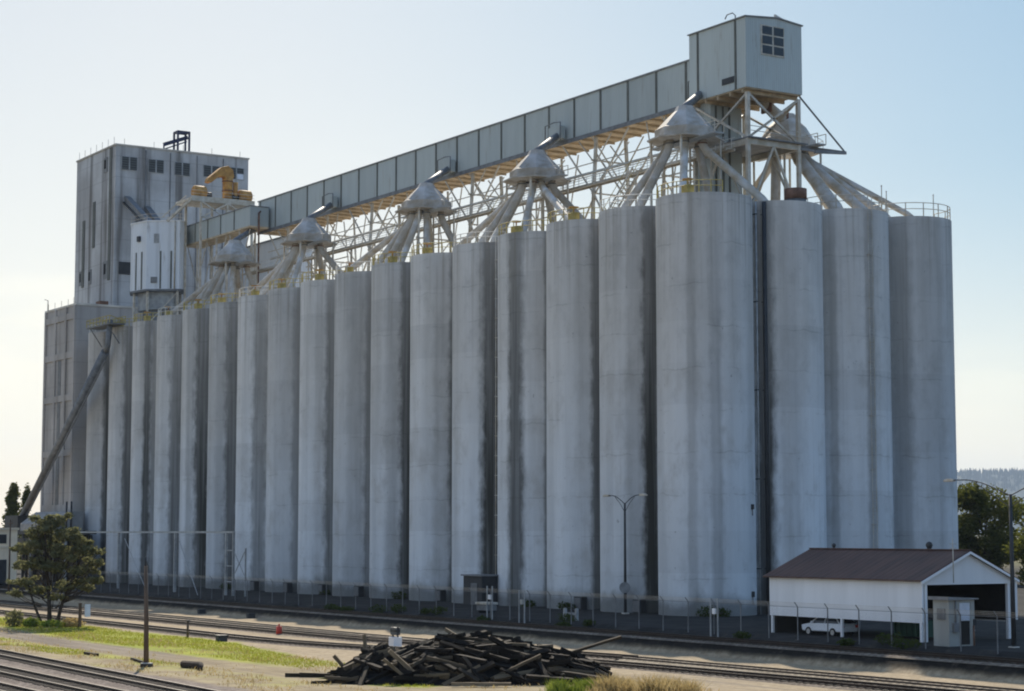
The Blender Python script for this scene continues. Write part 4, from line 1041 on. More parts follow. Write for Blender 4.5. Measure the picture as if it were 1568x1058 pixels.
# car under the shed
def car(loc, rz):
    t = thing('parked_car', 'white hatchback parked behind the shed posts', 'car', (0,0,0))
    # side outline: x forward
    low = [(-2.05,.35),(2.0,.33),(2.1,.55),(2.02,.78),(1.1,.92),(-1.95,.95),(-2.1,.75)]
    def hull(poly, w0, w1, z0, z1):
        b = MB(); n = len(poly); vs = []
        for s_ in (-1, 1):
            for u, v in poly:
                k = (v-z0)/(z1-z0) if z1 > z0 else 0
                vs.append((u, s_*(w0+(w1-w0)*k), v))
        b.add(vs, [tuple(range(n)), tuple(reversed(range(n,2*n)))]+[((i+1)%n,i,n+i,n+(i+1)%n) for i in range(n)])
        return b
    hull(low, .84, .80, .33, .95).build('body', 'carpaint', t, bevel=.08)
    hull([(1.15,.90),(.42,1.36),(-1.35,1.40),(-2.0,.94)], .77, .60, .90, 1.40).build('cabin', 'glass', t)
    hull([(.47,1.352),(.40,1.42),(-1.35,1.46),(-1.42,1.39)], .62, .60, 1.35, 1.46).build('roof', 'carpaint', t, bevel=.03)
    for s_ in (-1, 1):
        for a, b_ in (((1.13,.9),(.42,1.37)),((-.35,.94),(-.4,1.4)),((-1.9,.95),(-1.35,1.4))):
            MB().bar((a[0],s_*.785,a[1]), (b_[0],s_*.625,b_[1]), .07).build('pillar', 'carpaint', t)
        for x in (-1.25, 1.3):
            w = MB(); w.tube([(x,s_*.68,.31),(x,s_*.87,.31)], .31, 18); wo = w.build('wheel', 'tyre', t)
            h = MB(); h.tube([(x,s_*.86,.31),(x,s_*.885,.31)], .19, 14); h.build('rim', 'hub', wo)
        MB().box(1.98, 2.10, s_*.62-.16, s_*.62+.16, .62, .76).build('headlight', 'paleblue', t)
        MB().box(-2.13, -2.03, s_*.66-.12, s_*.66+.12, .65, .85).build('tail_light', 'red', t)
        MB().box(.75, .95, s_*.88-.07, s_*.88+.07, .93, 1.05).build('mirror', 'carpaint', t)
    MB().box(2.06, 2.13, -.7, .7, .36, .5).build('bumper', 'darkpaint', t)
    t.location = loc; t.rotation_euler = (0,0,rz)
    return t
c_ = car((-14.65, -32.6, -.06), math.pi/2)
# green bin behind the posts
t = thing('green_dumpster', 'green metal dumpster under the shed right of the white car', 'dumpster', (-13, -39.5, 0))
MB().extrude([(-13.9,.2),(-12.1,.2),(-11.9,1.35),(-14.1,1.35)], 'y', -41.6, -38.4).build('body', 'greenbin', t, bevel=.03)
for i in range(6): MB().box(-14.16, -14.05, -41.3+i*.52, -41.2+i*.52, .25, 1.3).build('rib', 'greenbin', t)
MB().box(-14.15, -11.85, -41.7, -38.3, 1.35, 1.43).build('lid', 'darkpaint', t)
# trailer at the back of the shed
t = thing('flat_trailer', 'pale boxed trailer standing in the dark of the shed', 'trailer', (-8.5, -36, 0))
MB().box(-9.4, -6.6, -38.4, -35.2, .95, 1.75).build('body', 'white', t, bevel=.03)
MB().box(-9.6, -6.6, -38.5, -35.0, .75, .93).build('chassis', 'darkpaint', t)
for x in (-9.2, -7.2): MB().tube([(x-.1,-37,.38),(x+.1,-37,.38)], .38, 16).build('wheel', 'tyre', t)
MB().box(-9.42, -9.1, -38.56, -38.505, .5, .74).build('tail_light', 'red', t)
# small equipment hut
t = thing('equipment_hut', 'weathered pale metal hut with a flat roof in front of the shed opening', 'hut', (-16.8, -46.8, 0))
hx0, hx1, hy0, hy1, hz = -17.9, -15.6, -47.6, -46.2, 2.95
MB().box(hx0, hx1, hy0, hy1, -.1, hz).build('body', 'beige', t, bevel=.02)
MB().extrude([(hx0-.25,hz),(hx1+.15,hz+.02),(hx1+.15,hz+.1),(hx0-.25,hz+.22)], 'y', hy0-.25, hy1+.2).build('roof', 'greyroof', t)
d_ = MB().box(-16.95, -16.1, hy0-.04, hy0-.003, .1, 1.6).build('door', 'inside_shade', t)
MB().box(-16.98, -16.1, hy0-.06, hy0-.003, 1.62, 2.75).build('panel', 'paleblue', t)
MB().box(-17.6, -17.15, hy0-.18, hy0-.003, .9, 1.5).build('meter', 'galvdark', t)
MB().tube([(-17.38,hy0-.09,1.5),(-17.38,hy0-.09,2.9)], .05, 6).build('conduit', 'galvdark', t)
MB().tube([(-15.8,hy0-.1,.0),(-15.8,hy0-.1,1.3)], .06, 6).build('conduit', 'rustpipe', t)
MB().box(hx0-.06, hx0-.003, hy0+.3, hy0+1.0, 1.7, 2.4).build('vent', 'galvdark', t)
for zz in (.95, 2.0): MB().box(hx0-.02, hx1+.02, hy0-.02, hy0-.001, zz, zz+.05).build('trim', 'galvmid', t)
MB().box(-15.75, -15.55, hy0-.08, hy0-.003, 1.3, 1.7).build('meter', 'darkpaint', t)
MB().box(-15.95, -15.86, hy0-.05, hy0-.003, .0, 2.8).build('frame', 'beige', t)

# ------------------------------------------------------------------ chain link fence along the foot of the bank
fx = -18.9
fe = thing('chain_link_fence', 'chain link fence with barbed wire arms in front of the silos', 'fence', (fx, 30, -.4))
fz = gz(fx, 0)-.05
npost = 56
for i in range(npost):
    y = -62+i*3.1
    MB().bar((fx,y,fz-.1), (fx,y,fz+2.3), .06).build('post', 'galvdark', fe)
    MB().bar((fx,y,fz+2.3), (fx-.28,y,fz+2.62), .05).build('barb_arm', 'galvdark', fe)
y1 = -62+(npost-1)*3.1
MB().bar((fx,-62,fz+2.28), (fx,y1,fz+2.28), .035).build('top_rail', 'galvdark', fe)
for k in range(3): MB().bar((fx-.09*k-.06,-62,fz+2.38+.1*k), (fx-.09*k-.06,y1,fz+2.38+.1*k), .018).build('wire', 'galv', fe)
b = MB()
L = y1+62; hgt = 2.2; pitch = .16
n = int((L)/pitch)
for i in range(n):
    ya = -62+i*pitch
    for sgn in (1, -1):
        yb = ya+sgn*hgt
        if yb < -62 or yb > y1: continue
        w_ = .0022
        b.add([(fx,ya-w_,fz+.05),(fx,ya+w_,fz+.05),(fx,yb+w_,fz+hgt),(fx,yb-w_,fz+hgt)], [(0,1,2,3)])
b.build('wire_mesh', 'darkpaint', fe)

# paired post markers with white box
for i, (y, x, lab) in enumerate(((6.2,-19.0,'pair of pale posts with a small white box, left of two beside the dark shed'), (0.6,-19.3,'pair of pale posts with a small white box, right of two beside the dark shed'), (-25.2,-19.2,'pair of pale posts with a white box in front of the corner silo'))):
    z0 = gz(x, y)-.05
    t = thing('twin_post_marker', lab, 'marker', (x, y, z0))
    for dy in (-.42, .42): MB().bar((x,y+dy,z0), (x,y+dy,z0+2.9), .09).build('post', 'galvmid', t)
    MB().box(x-.08, x+.08, y-.16, y+.16, z0+1.75, z0+2.15).build('box', 'beige' if i == 1 else 'white', t)
# saw horse barricade
t = thing('barricade', 'small pale barricade with end boards behind the fence', 'barricade', (-17, -3, 0))
for y in (-4.2, -2.5):
    MB().box(-17.1, -16.9, y-.14, y+.14, 0, 1.0).build('end_board', 'galvmid', t)
MB().bar((-17,-4.2,.55), (-17,-2.5,.55), .12, .2).build('rail', 'galvmid', t)
# grey utility unit behind the fence
t = thing('utility_unit', 'low grey utility unit with a pale top behind the fence left of the twin posts', 'utility box', (-14.5, 14, 0))
MB().box(-15.0, -14.0, 13.0, 14.9, .2, .75).build('body', 'galvdark', t, bevel=.04)
MB().box(-15.1, -13.9, 12.9, 15.0, .75, .95).build('lid', 'galv', t, bevel=.03)
for y in (13.2, 14.7): MB().box(-14.9, -14.1, y-.1, y+.1, 0, .2).build('foot', 'darkpaint', t)

# ------------------------------------------------------------------ street lamps
def street_lamp(x, y, z0, h, reach, rise, label, r=.11):
    t = thing('street_lamp', label, 'street lamp', (x, y, z0), 'double armed street lamps')
    MB().tube([(x,y,z0),(x,y,z0+h)], [r*1.25, r*.8], 10).build('pole', 'darkpaint', t)
    MB().box(x-.25, x+.25, y-.25, y+.25, z0-.05, z0+.12).build('base', 'roofslab', t)
    for s_ in (-1, 1):
        a = MB(); z = z0+h
        a.tube(catmull([(x,y,z-.1),(x,y+s_*reach*.4,z+rise*.62),(x,y+s_*reach*.7,z+rise*.95),(x,y+s_*reach,z+rise)], 6), .038, 6)
        a.tube(catmull([(x,y,z-.85),(x,y+s_*reach*.3,z-.05),(x,y+s_*reach*.62,z+rise*.78)], 6), .026, 6)
        a.build('arm', 'darkpaint', t)
        b = MB(); b.extrude([(y+s_*reach,z+rise-.1),(y+s_*(reach+.85),z+rise-.1),(y+s_*(reach+.85),z+rise+.02),(y+s_*(reach+.5),z+rise+.12),(y+s_*reach,z+rise+.08)], 'x', x-.16, x+.16)
        b.build('lamp_head', 'galv', t, bevel=.03)
    return t
street_lamp(-5.55, 4.8, 0, 9.9, 2.4, .7, 'slim double armed street lamp in front of the second silo from the corner', .12)
lb = street_lamp(-15.16, -50.5, -.05, 9.75, 4.9, 1.0, 'tall double armed street lamp at the right edge beside the shed', .13)
t = thing('round_sign', 'small round grey sign on the slim lamp pole', 'sign', (-5.75, 4.7, 2.4))
MB().tube([(-5.72,4.62,2.35),(-5.76,4.58,2.35)], .5, 18).build('disc', 'galvdark', t)

# pipe gantry on the left
GA = 'galvmid'
t = thing('pipe_gantry', 'pale steel pipe gantry with guy wires at the left end of the silos', 'gantry', (-14, 90, 0))
MB().bar((-14,70,7.3), (-14,142,7.3), .22).build('beam', GA, t)
for y in (87.3, 106, 126, 141): MB().bar((-14,y,-.1), (-14,y,7.3), .28).build('post', GA, t)
for y in (70.2, 72.2): MB().bar((-14,y,-.1), (-14,y,7.3), .26).build('post', GA, t)
for y in (66.9,): MB().bar((-14,y,-.1), (-14,y,5.5), .16).build('post', GA, t)
for z in (1.6, 3.4, 5.2): MB().bar((-14,70.2,z), (-14,72.2,z), .12).build('rung', GA, t)
for a, b_ in (((-14,86,6.2),(-16.5,74.5,0)),((-14,104,6.5),(-16.5,90,0)),((-14,70.2,2.2),(-14,67,5.2)),((-14,70.2,5.2),(-14,67,2.2))): MB().bar(a, b_, .07).build('guy_wire', GA, t)

# bare wooden pole
gp = gz(-62.4, -23.2)
t = thing('wooden_pole', 'bare weathered wooden pole standing alone near the foreground track', 'pole', (-62.4, -23.2, gp))
MB().tube([(-62.4,-23.2,gp-.05),(-62.45,-23.2,gp+3),(-62.55,-23.2,5.2)], [.17,.14,.10], 10).build('shaft', 'wood', t)
MB().tube([(-62.55,-23.2,5.2),(-62.55,-23.2,5.75)], .05, 8).build('tip', 'darkpaint', t)
t = thing('concrete_footing', 'low round footing beside the bare wooden pole', 'footing', (-62.6, -24, gp))
MB().tube([(-62.7,-24.0,gp-.02),(-62.7,-24.0,gp+.2)], [.42,.38], 14).build('block', 'sleeper', t)
MB().lathe([(.2,.0),(.38,.0),(.38,.03),(.2,.03)], 14, (-62.7,-24.0,gp+.2)).build('rim', 'roofslab', t)

# ------------------------------------------------------------------ old railway ties
def tie_mesh(name, L, w, h, seed):
    rr = random.Random(seed); b = MB(); n = 6; vs = []
    for i in range(n+1):
        x = -L/2+L*i/n; e = lambda: rr.uniform(-.012, .012)
        vs += [(x,-w/2+e(),-h/2+e()),(x,w/2+e(),-h/2+e()),(x,w/2+e(),h/2+e()),(x,-w/2+e(),h/2+e())]
    fs = [(3,2,1,0),(n*4,n*4+1,n*4+2,n*4+3)]+[(i*4+k,i*4+(k+1)%4,(i+1)*4+(k+1)%4,(i+1)*4+k) for i in range(n) for k in range(4)]
    b.add(vs, fs)
    me = bpy.data.meshes.new(name); me.from_pydata([tuple(v) for v in b.v], [], b.f); me.materials.append(M['tie']); me.update()
    return me
TM = [tie_mesh('railway_tie', L, w, h, i) for i, (L, w, h) in enumerate(((2.6,.25,.20),(2.4,.27,.22),(2.0,.22,.17),(1.4,.24,.19),(2.7,.28,.22),(0.9,.22,.18),(3.2,.20,.16)))]
HC = Vector((-50.5, -42.6, -1.03)); HU = Vector((.843,-.538,0)); HV = Vector((.538,.843,0))
def heap_h(u, v):
    prof = [(-8.2,0),(-7.0,.5),(-5.7,1.5),(-4.4,1.35),(-3.0,1.8),(-1.4,2.2),(0.2,2.25),(1.8,2.05),(3.4,1.7),(5.0,1.35),(6.6,.8),(8.0,0)]
    h = 0
    for (a, ha), (c, hc) in zip(prof, prof[1:]):
        if a <= u <= c: h = ha+(hc-ha)*(u-a)/(c-a)
    k = 1-(abs(v)/ ((3.6 if v > 0 else 4.9)+.35*h))**2
    return h*max(0, k)**.75
def put_tie(p, yaw, pitch, roll, mesh, label, fade=0.0, group='old railway ties in the heap'):
    o = bpy.data.objects.new('railway_tie', mesh); col.objects.link(o)
    o.location = p
    o.rotation_euler = (Matrix.Rotation(yaw,4,'Z') @ Matrix.Rotation(pitch,4,'Y') @ Matrix.Rotation(roll,4,'X')).to_euler()
    o['fade'] = fade
    tag(o, label, 'railway tie', group); return o
rng = random.Random(11)
cnt = 0
while cnt < 296:
    u, v = rng.uniform(-7.9, 7.4), rng.uniform(-5.6, 3.4)
    h = heap_h(u, v)
    if h < .05: continue
    if v > 1.2 and rng.random() < .6: continue
    e = .4; hu = (heap_h(u+e,v)-heap_h(u-e,v))/(2*e); hv = (heap_h(u,v+e)-heap_h(u,v-e))/(2*e)
    a = rng.choice([rng.gauss(0,.35), rng.gauss(0,.5), rng.uniform(-1.6,1.6)])
    d = HU*math.cos(a)+HV*math.sin(a)
    slope = max(-.75, min(.75, hu*math.cos(a)+hv*math.sin(a)))
    pitch = -math.atan(slope)+rng.gauss(0,.13)
    p = HC+HU*u+HV*v+Vector((0,0,h+rng.uniform(-.2,.22)))
    fd = rng.choice([0,0,0,0,0,0,0,0,.03,.06,.12,.3,.5])
    put_tie(p, math.atan2(d.y,d.x), pitch, rng.gauss(0,.35), rng.choice(TM[:6]), 'dark creosoted tie jumbled among the others in the big heap', fd)
    cnt += 1
def hp(u, v, z): return HC+HU*u+HV*v+Vector((0,0,z))
yu = math.atan2(HU.y, HU.x)
put_tie(hp(7.0,.6,1.85), yu, -.30, .2, TM[6], 'long dark tie poking up and out at the right end of the heap', .15)
put_tie(hp(-1.0,-.2,2.45), yu, .55, .1, TM[3], 'short bright tan tie lying on the very top of the heap', 1.0)
put_tie(hp(-3.6,-4.3,1.05), yu+.1, .72, .1, TM[1], 'pale tan tie leaning down the front of the heap, upper of two', .9)
put_tie(hp(-4.0,-4.8,.75), yu+.1, .70, .1, TM[2], 'pale tan tie leaning down the front of the heap, lower of two', .7)
put_tie(hp(-6.2,.8,1.75), yu, 1.5, .1, TM[3], 'short pale tie standing upright at the left of the heap', .8)
put_tie(hp(-7.5,.4,.75), yu, .85, .1, TM[3], 'short pale tie tilted steeply at the left end of the heap', .6)
put_tie(hp(-8.6,.6,.14), yu-.05, .03, 0, TM[4], 'flat dark tie lying out from the left end of the heap', .1)
put_tie(hp(-9.6,.9,.12), yu+.08, .02, 0, TM[1], 'outermost flat tie on the ground left of the heap', .15)
put_tie(hp(-6.4,-4.6,.3), yu-.02, .06, 0, TM[6], 'long tie lying low in front of the heap above the grass', .35)
put_tie(hp(2.4,-4.9,.95), yu+.2, -.42, 0, TM[6], 'long weathered tie sloping up across the front of the heap', .35)
put_tie(hp(.6,-7.0,.22), yu, .0, 0, TM[6], 'long pale plank lying flat at the bottom edge in front of the heap', .8)
put_tie(hp(1.5,-1.6,2.05), yu, .03, 0, TM[6], 'long level tie with a pale edge across the heap centre', .45)
b = MB(); nu, nv = 40, 20; vs = []
for j in range(nv+1):
    for i in range(nu+1):
        u = -8.4+16.2*i/nu; v = -5.8+9.6*j/nv; h = heap_h(u,v)
        p = HC+HU*u+HV*v; z = h*.86-.12+.16*mnoise.noise(Vector((u*1.3,v*1.3,0)))*(1 if h>.1 else 0)
        vs.append(p+Vector((0,0,z)))
b.add(vs, [(j*(nu+1)+i, j*(nu+1)+i+1, (j+1)*(nu+1)+i+1, (j+1)*(nu+1)+i) for j in range(nv) for i in range(nu)])
b.build('timber_debris', 'debris', label='dark splintered timber debris filling the heap of old ties', cat='debris', kind='stuff')
# logs and boards near the pole
zl = gz(-60.6,-24.8)
t = thing('fallen_log', 'short dark log with a cut end lying right of the wooden pole', 'log', (-60.6,-26.5,zl))
MB().tube([(-61.1,-25.9,zl+.2),(-60.7,-27.6,zl+.22),(-61.3,-29.0,zl+.1)], [.24,.22,.12], 10).build('trunk', 'bark', t)
o_ = put_tie(Vector((-61.6,-20.2,gp+.1)), math.atan2(3.1,.6), 0, 0, TM[6], 'dark board lying on the ground just left of the wooden pole', .05, None)
o_.scale = (1.7, 1, .8)
put_tie(Vector((-61.4,-11.0,gz(-61.4,-11)+.06)), math.atan2(3.1,.1), 0, 0, TM[1], 'flat board in the dry grass far left of the wooden pole', .1, None)

# yard clutter
def zat(x, y): return gz(x, y)
z0 = zat(-37.75,-10.7)
t = thing('signal_cabinet', 'pale trackside cabinet with a dark louvred top just behind the tie heap', 'cabinet', (-37.75,-10.70,z0))
MB().box(-38.10,-37.40,-11.10,-10.30,z0,z0+.75).build('body', 'white', t, bevel=.03)
for dy in (-.36,.36): MB().bar((-37.75,-10.70+dy,z0+.75),(-37.75,-10.70+dy,z0+1.5),.1).build('post','darkpaint',t)
MB().box(-37.95,-37.55,-11.10,-10.30,z0+.9,z0+1.45).build('louvre', 'louvre', t)
z0 = zat(-37.1,10.3)
t = thing('red_drum', 'small red marker drum on the gravel between the tracks', 'drum', (-37.1,10.3,z0))
MB().tube([(-37.1,10.3,z0-.03),(-37.1,10.3,z0+.7)], [.25,.23], 12).build('body', 'red', t)
MB().tube([(-37.1,10.3,z0+.7),(-37.1,10.3,z0+.9)], .08, 8).build('handle', 'red', t)
for i,(x,y,lab) in enumerate(((-46.6,0.7,'black junction box at the edge of the green verge'),(-23.3,57.8,'black switch box on the shaded gravel, left of two'),(-23.4,45.2,'black switch box on the shaded gravel, right of two'))):
    z0 = zat(x,y); t = thing('junction_box', lab, 'junction box', (x,y,z0))
    MB().box(x-.38,x+.38,y-.3,y+.3,z0-.02,z0+.42).build('body','darkpaint',t,bevel=.05)
    MB().box(x-.42,x+.42,y-.34,y+.34,z0+.42,z0+.48).build('lid','darkpaint',t)
z0 = zat(-46.6,7.2)
t = thing('marker_post', 'short dark stake at the upper edge of the green verge', 'post', (-46.6,7.2,z0))
MB().tube([(-46.6,7.2,z0-.05),(-46.6,7.2,z0+1.3)], .1, 8).build('stake','wood',t)
MB().box(-46.75,-46.45,7.05,7.35,z0+1.3,z0+1.4).build('cap','darkpaint',t)
z0 = zat(-47.9,27.9)
t = thing('track_sign', 'white board on a dark wooden post beside the tree', 'sign', (-47.9,27.9,z0))
MB().bar((-47.9,27.9,z0-.05),(-47.9,27.9,z0+2.1),.22).build('post','wood',t)
MB().box(-47.6,-47.1,27.5,27.58,z0+.9,z0+2.0).build('board','paleblue',t)
MB().bar((-47.95,27.62,z0+1.7),(-47.15,27.62,z0+1.7),.08).build('bracket','wood',t)
# utility pole by the cream building
t = thing('utility_pole', 'thin dark utility pole at the left edge before the cream building', 'pole', (-23,122,0))
MB().tube([(-22.6,124,-.6),(-22.6,124,9.0)], [.15,.10], 8).build('shaft','wood',t)
MB().bar((-22.6,123,8.5),(-22.6,125,8.5),.12).build('cross_arm','wood',t)

# ------------------------------------------------------------------ vegetation
def leaf_cloud(rng, clumps, n, size, flat=0.6):
    """leaf sized quads spread through ellipsoid clumps (cx,cy,cz,rx,ry,rz,weight)"""
    v, f = [], []
    wts = [c[6] for c in clumps]
    for _ in range(n):
        c = rng.choices(clumps, wts)[0]
        while True:
            p = Vector((rng.uniform(-1,1), rng.uniform(-1,1), rng.uniform(-1,1)))
            L = p.length
            if L < 1 and rng.random() < .35+.65*L: break
        if rng.random() < .35: p *= rng.uniform(1.0, 1.35)
        q = Vector((c[0]+p.x*c[3], c[1]+p.y*c[4], c[2]+p.z*c[5])) + Vector((rng.gauss(0,.12),rng.gauss(0,.12),rng.gauss(0,.12)))*size*2
        a = Vector((rng.gauss(0,1),rng.gauss(0,1),rng.gauss(0,flat))).normalized()
        b_ = a.cross(Vector((rng.gauss(0,1),rng.gauss(0,1),rng.gauss(0,1)))).normalized()
        s_ = size*rng.uniform(.6,1.35)
        i = len(v)
        v += [q-a*s_, q+b_*s_*.42, q+a*s_, q-b_*s_*.42]; f.append((i,i+1,i+2,i+3))
    b = MB(); b.v, b.f, b.sm = v, f, [False]*len(f)
    return b
def tree(name, label, loc, trunks, clumps, n, size, leaf, cat='tree', group=None, seed=1):
    rng = random.Random(seed); x, y, z = loc
    t = thing(name, label, cat, loc, group)
    for pts, r in trunks:
        P = catmull([(x+a, y+b_, z+c) for a, b_, c in pts], 5)
        MB().tube(P, [r*(1-.8*i/(len(P)-1)) for i in range(len(P))], 8).build('trunk', 'bark', t)
    lb_ = MB()
    for c in clumps:
        b0 = Vector((x+c[0]*.3,y+c[1]*.3,z+(c[2]*.62))); e = Vector((x+c[0],y+c[1],z+c[2]))
        lb_.tube([b0, b0.lerp(e,.5)+Vector((0,0,-.2)), e], [.05,.035,.015], 5)
    lb_.build('limbs', 'bark', t)
    leaf_cloud(rng, [(x+c[0],y+c[1],z+c[2],c[3],c[4],c[5],c[6] if len(c)>6 else c[3]*c[5]) for c in clumps], n, size).build('crown', leaf, t)
    return t
# yard tree: u runs to the right in the view, v away from it
def uv(u, v, z, ru, rv, rz, w=None):
    p = HU*u+HV*v; return (p.x, p.y, z, max(ru,rv), max(ru,rv)*.9, rz, w or ru*rz*1.0)
tx, ty = -49.6, 30.2; tz = gz(tx, ty)
cl = [uv(-.6,0,9.0,1.15,1.1,.95),uv(.3,.3,9.3,.9,.9,.8),uv(-1.6,.2,8.2,1.3,1.2,.9),uv(.9,-.2,8.1,1.2,1.2,.95),uv(-2.3,0,6.9,1.1,1,.8),uv(-.5,.5,7.2,1.5,1.3,1.1),
      uv(2.2,.1,7.5,1.0,1,.8),uv(3.0,0,6.7,1.1,1,.8),uv(1.3,.4,6.4,1.4,1.2,1.0),uv(3.7,.2,5.6,.95,.9,.6),uv(-2.9,.2,5.4,1.0,.9,.6),uv(-1.3,-.3,5.6,1.3,1.1,.8),
      uv(.4,-.2,5.2,1.3,1.1,.8),uv(2.3,.2,4.9,1.2,1,.7),uv(3.9,-.1,4.0,.85,.8,.45),uv(3.0,.1,3.4,.9,.8,.5),uv(-2.6,.1,3.9,1.2,1,.6),uv(-1.4,.2,3.2,1.2,1,.6),uv(1.0,.3,3.6,1.3,1,.7),uv(-3.2,-.1,2.9,.7,.7,.5),uv(.0,.2,2.6,.9,.8,.5)]
q = random.Random(17); cl2 = []
for c in cl:
    cl2.append((c[0], c[1], c[2], c[3]*.72, c[4]*.72, c[5]*.62, 1.5*c[3]*c[5]))
    for _ in range(3):
        a = q.uniform(0, 6.28); k = q.uniform(.75, 1.25)
        cl2.append((c[0]+c[3]*k*math.cos(a), c[1]+c[4]*k*math.sin(a), c[2]+q.uniform(-.5,.6)*c[5], c[3]*.36, c[4]*.36, c[5]*.26, .3*c[3]*c[5]))
tree('yard_tree', 'bushy olive green tree with three dark stems beside the tracks', (tx,ty,tz),
     [([(-.2,.1,-.1),(-.3,.1,2.5),(-.6,.2,5.5),(-.8,.2,8.8)], .24), ([(.3,-.2,-.1),(.8,-.4,2.2),(1.8,-.9,5.0),(2.6,-1.2,7.2)], .2), ([(-.6,.5,-.1),(-1.4,.9,2.0),(-2.0,1.2,4.2)], .17)],
     cl2, 10800, .18, 'leaf', seed=3)
for i, (u, v, r, h, leaf, lab) in enumerate(((-3.2,-.5,.8,1.3,'leaf','small pale shrub at the left foot of the yard tree'),(-1.6,-.8,.7,.7,'greenbush','low green weed clump under the yard tree'),(1.9,-.6,.9,.7,'drygrass','dry tan weed clump right of the yard tree stems'),(0.3,-1.1,1.2,.5,'greenbush','wide low weed patch in front of the yard tree stems'))):
    p = Vector((tx,ty,0))+HU*u+HV*v; z = gz(p.x,p.y)
    t = thing('shrub', lab, 'shrub', (p.x,p.y,z))
    leaf_cloud(random.Random(40+i), [(p.x,p.y,z+h*.5,r,r,h*.6,1)], 700, .14).build('foliage', leaf, t)
    MB().tube([(p.x,p.y,z-.03),(p.x,p.y,z+h*.5)], .05, 5).build('stem', 'bark', t)
# trees at the far right
rng = random.Random(21)
def round_crown(r, h, n, seed, zoff):
    q = random.Random(seed); out = []
    for i in range(n):
        a = q.uniform(0, 6.28); zz = q.uniform(0, 1); rad = r*math.sqrt(max(0.05,1-(2*zz-1)**2*.85))*q.uniform(.45,.9)
        out.append((rad*math.cos(a), rad*math.sin(a), zoff+zz*h, r*q.uniform(.26,.42), r*q.uniform(.26,.42), r*q.uniform(.2,.32), 1.0))
    return out
tree('roadside_tree', 'large round olive tree just right of the end silo', (97.0,60.0,0), [([(0,0,-.1),(0,.2,4),(.3,0,9)], .35)], round_crown(5.6, 9.8, 46, 2, 3.0), 12000, .34, 'leafdark', seed=5)
tree('roadside_tree', 'darker tree at the right edge behind the street lamp', (112.5,61.0,0), [([(0,0,-.1),(0,.2,4),(.3,0,9)], .35)], round_crown(6.0, 8.6, 40, 3, 2.5), 9000, .36, 'leafdark', seed=6)
tree('roadside_tree', 'shorter dark tree filling the gap behind the shed roof', (92.0,44.0,0), [([(0,0,-.1),(0,.2,3),(.2,0,5)], .3)], round_crown(5.2, 5.4, 34, 4, 1.0), 8000, .34, 'leafdark', seed=7)
tree('roadside_tree', 'low shaded tree right of the shed gable', (104.0,40.0,0), [([(0,0,-.1),(0,.2,3),(.2,0,5)], .3)], round_crown(5.4, 5.0, 34, 8, .8), 8000, .34, 'leafdark', seed=8)
# poplars at the left
for i, (x, y, h, r, lab) in enumerate(((2.8,200.0,15.2,1.45,'tall narrow poplar at the left edge, denser of two'), (6.9,205.0,15.0,1.0,'slim thin poplar just left of the slanting conveyor'))):
    q = random.Random(60+i)
    cl = [(q.gauss(0,.25), q.gauss(0,.25), h*(.12+.86*k/17), r*(1.05-.75*abs(k/17-.35)), r*(1.05-.75*abs(k/17-.35)), h*.07, 1) for k in range(18)]
    tree('poplar_tree', lab, (x,y,0), [([(0,0,-.1),(0,.1,h*.5),(0,0,h*.95)], .22)], cl, 4500 if i == 0 else 2200, .30, 'poplar', seed=70+i)
# dark weeds in the shade along the fence
rng = random.Random(9)
for i in range(16):
    y = rng.uniform(-55, 45); x = -18.9+rng.uniform(-.5,.9); z = gz(x,y); r = rng.uniform(.5,1.1)
    t = thing('weed_clump', 'dark weed clump growing along the foot of the chain link fence', 'weeds', (x,y,z), 'weed clumps along the fence')
    leaf_cloud(random.Random(200+i), [(x,y,z+r*.3,r*.6,r*1.2,r*.4,1)], 220, .13).build('foliage', 'shrub', t)
    MB().tube([(x,y,z-.03),(x,y,z+r*.3)], .04, 5).build('stem', 'bark', t)
# weeds growing against silo feet
for i, (k, a, s_) in enumerate(((0,232,1.0),(0,246,.8),(2,205,.8),(3,222,.7),(6,228,.9),(8,230,.7),(11,225,.8))):
    x, y = (SR+.5)*math.cos(D(a)), 9*k+(SR+.5)*math.sin(D(a))
    t = thing('weed_clump', 'green weed clump against a silo foot', 'weeds', (x,y,0), 'weed clumps at the silo feet')
    leaf_cloud(random.Random(300+i), [(x,y,.4*s_,.8*s_,1.2*s_,.5*s_,1)], 260, .14).build('foliage', 'shrub', t)
    MB().tube([(x,y,-.03),(x,y,.5*s_)], .04, 5).build('stem', 'bark', t)

def blades(rng, spots, hgt, w, lean=.35):
    v, f = [], []
    for x, y, z, s_ in spots:
        a = rng.uniform(0, 6.28); d = Vector((math.cos(a), math.sin(a), 0)); h = hgt*s_*rng.uniform(.6,1.3)
        ln = Vector((rng.gauss(0,lean), rng.gauss(0,lean), 0))*h
        i = len(v); p = Vector((x,y,z))
        v += [p-d*w, p+d*w, p+ln*.4+Vector((0,0,h*.6))+d*w*.7, p+ln*.4+Vector((0,0,h*.6))-d*w*.7, p+ln+Vector((0,0,h))]
        f += [(i,i+1,i+2,i+3),(i+3,i+2,i+4)]
    b = MB(); b.v, b.f, b.sm = v, f, [False]*len(f); return b
rng = random.Random(31); sp = []
while len(sp) < 16000:
    x, y = rng.uniform(-64, -45.5), rng.uniform(-48, 48)
    edge = -46.4-4.2*sm(4,-26,y)
    road = -55.8 + (3.0*sm(0,50,y))
    nz = mnoise.noise(Vector((x*.25,y*.12,1.0)))
    ok = (x < edge-.2 and x > road+.6 and y > -30 and nz+.35*rng.random() > -.1) or (x < road-4.2 and x > -63 and y > -30 and nz > .18) or (((x+56.2)*.42)**2+((y+42)*.17)**2 < .75 and nz+.3*rng.random() > -.1)
    if ok: sp.append((x, y, gz(x,y)-.02, 1.0))
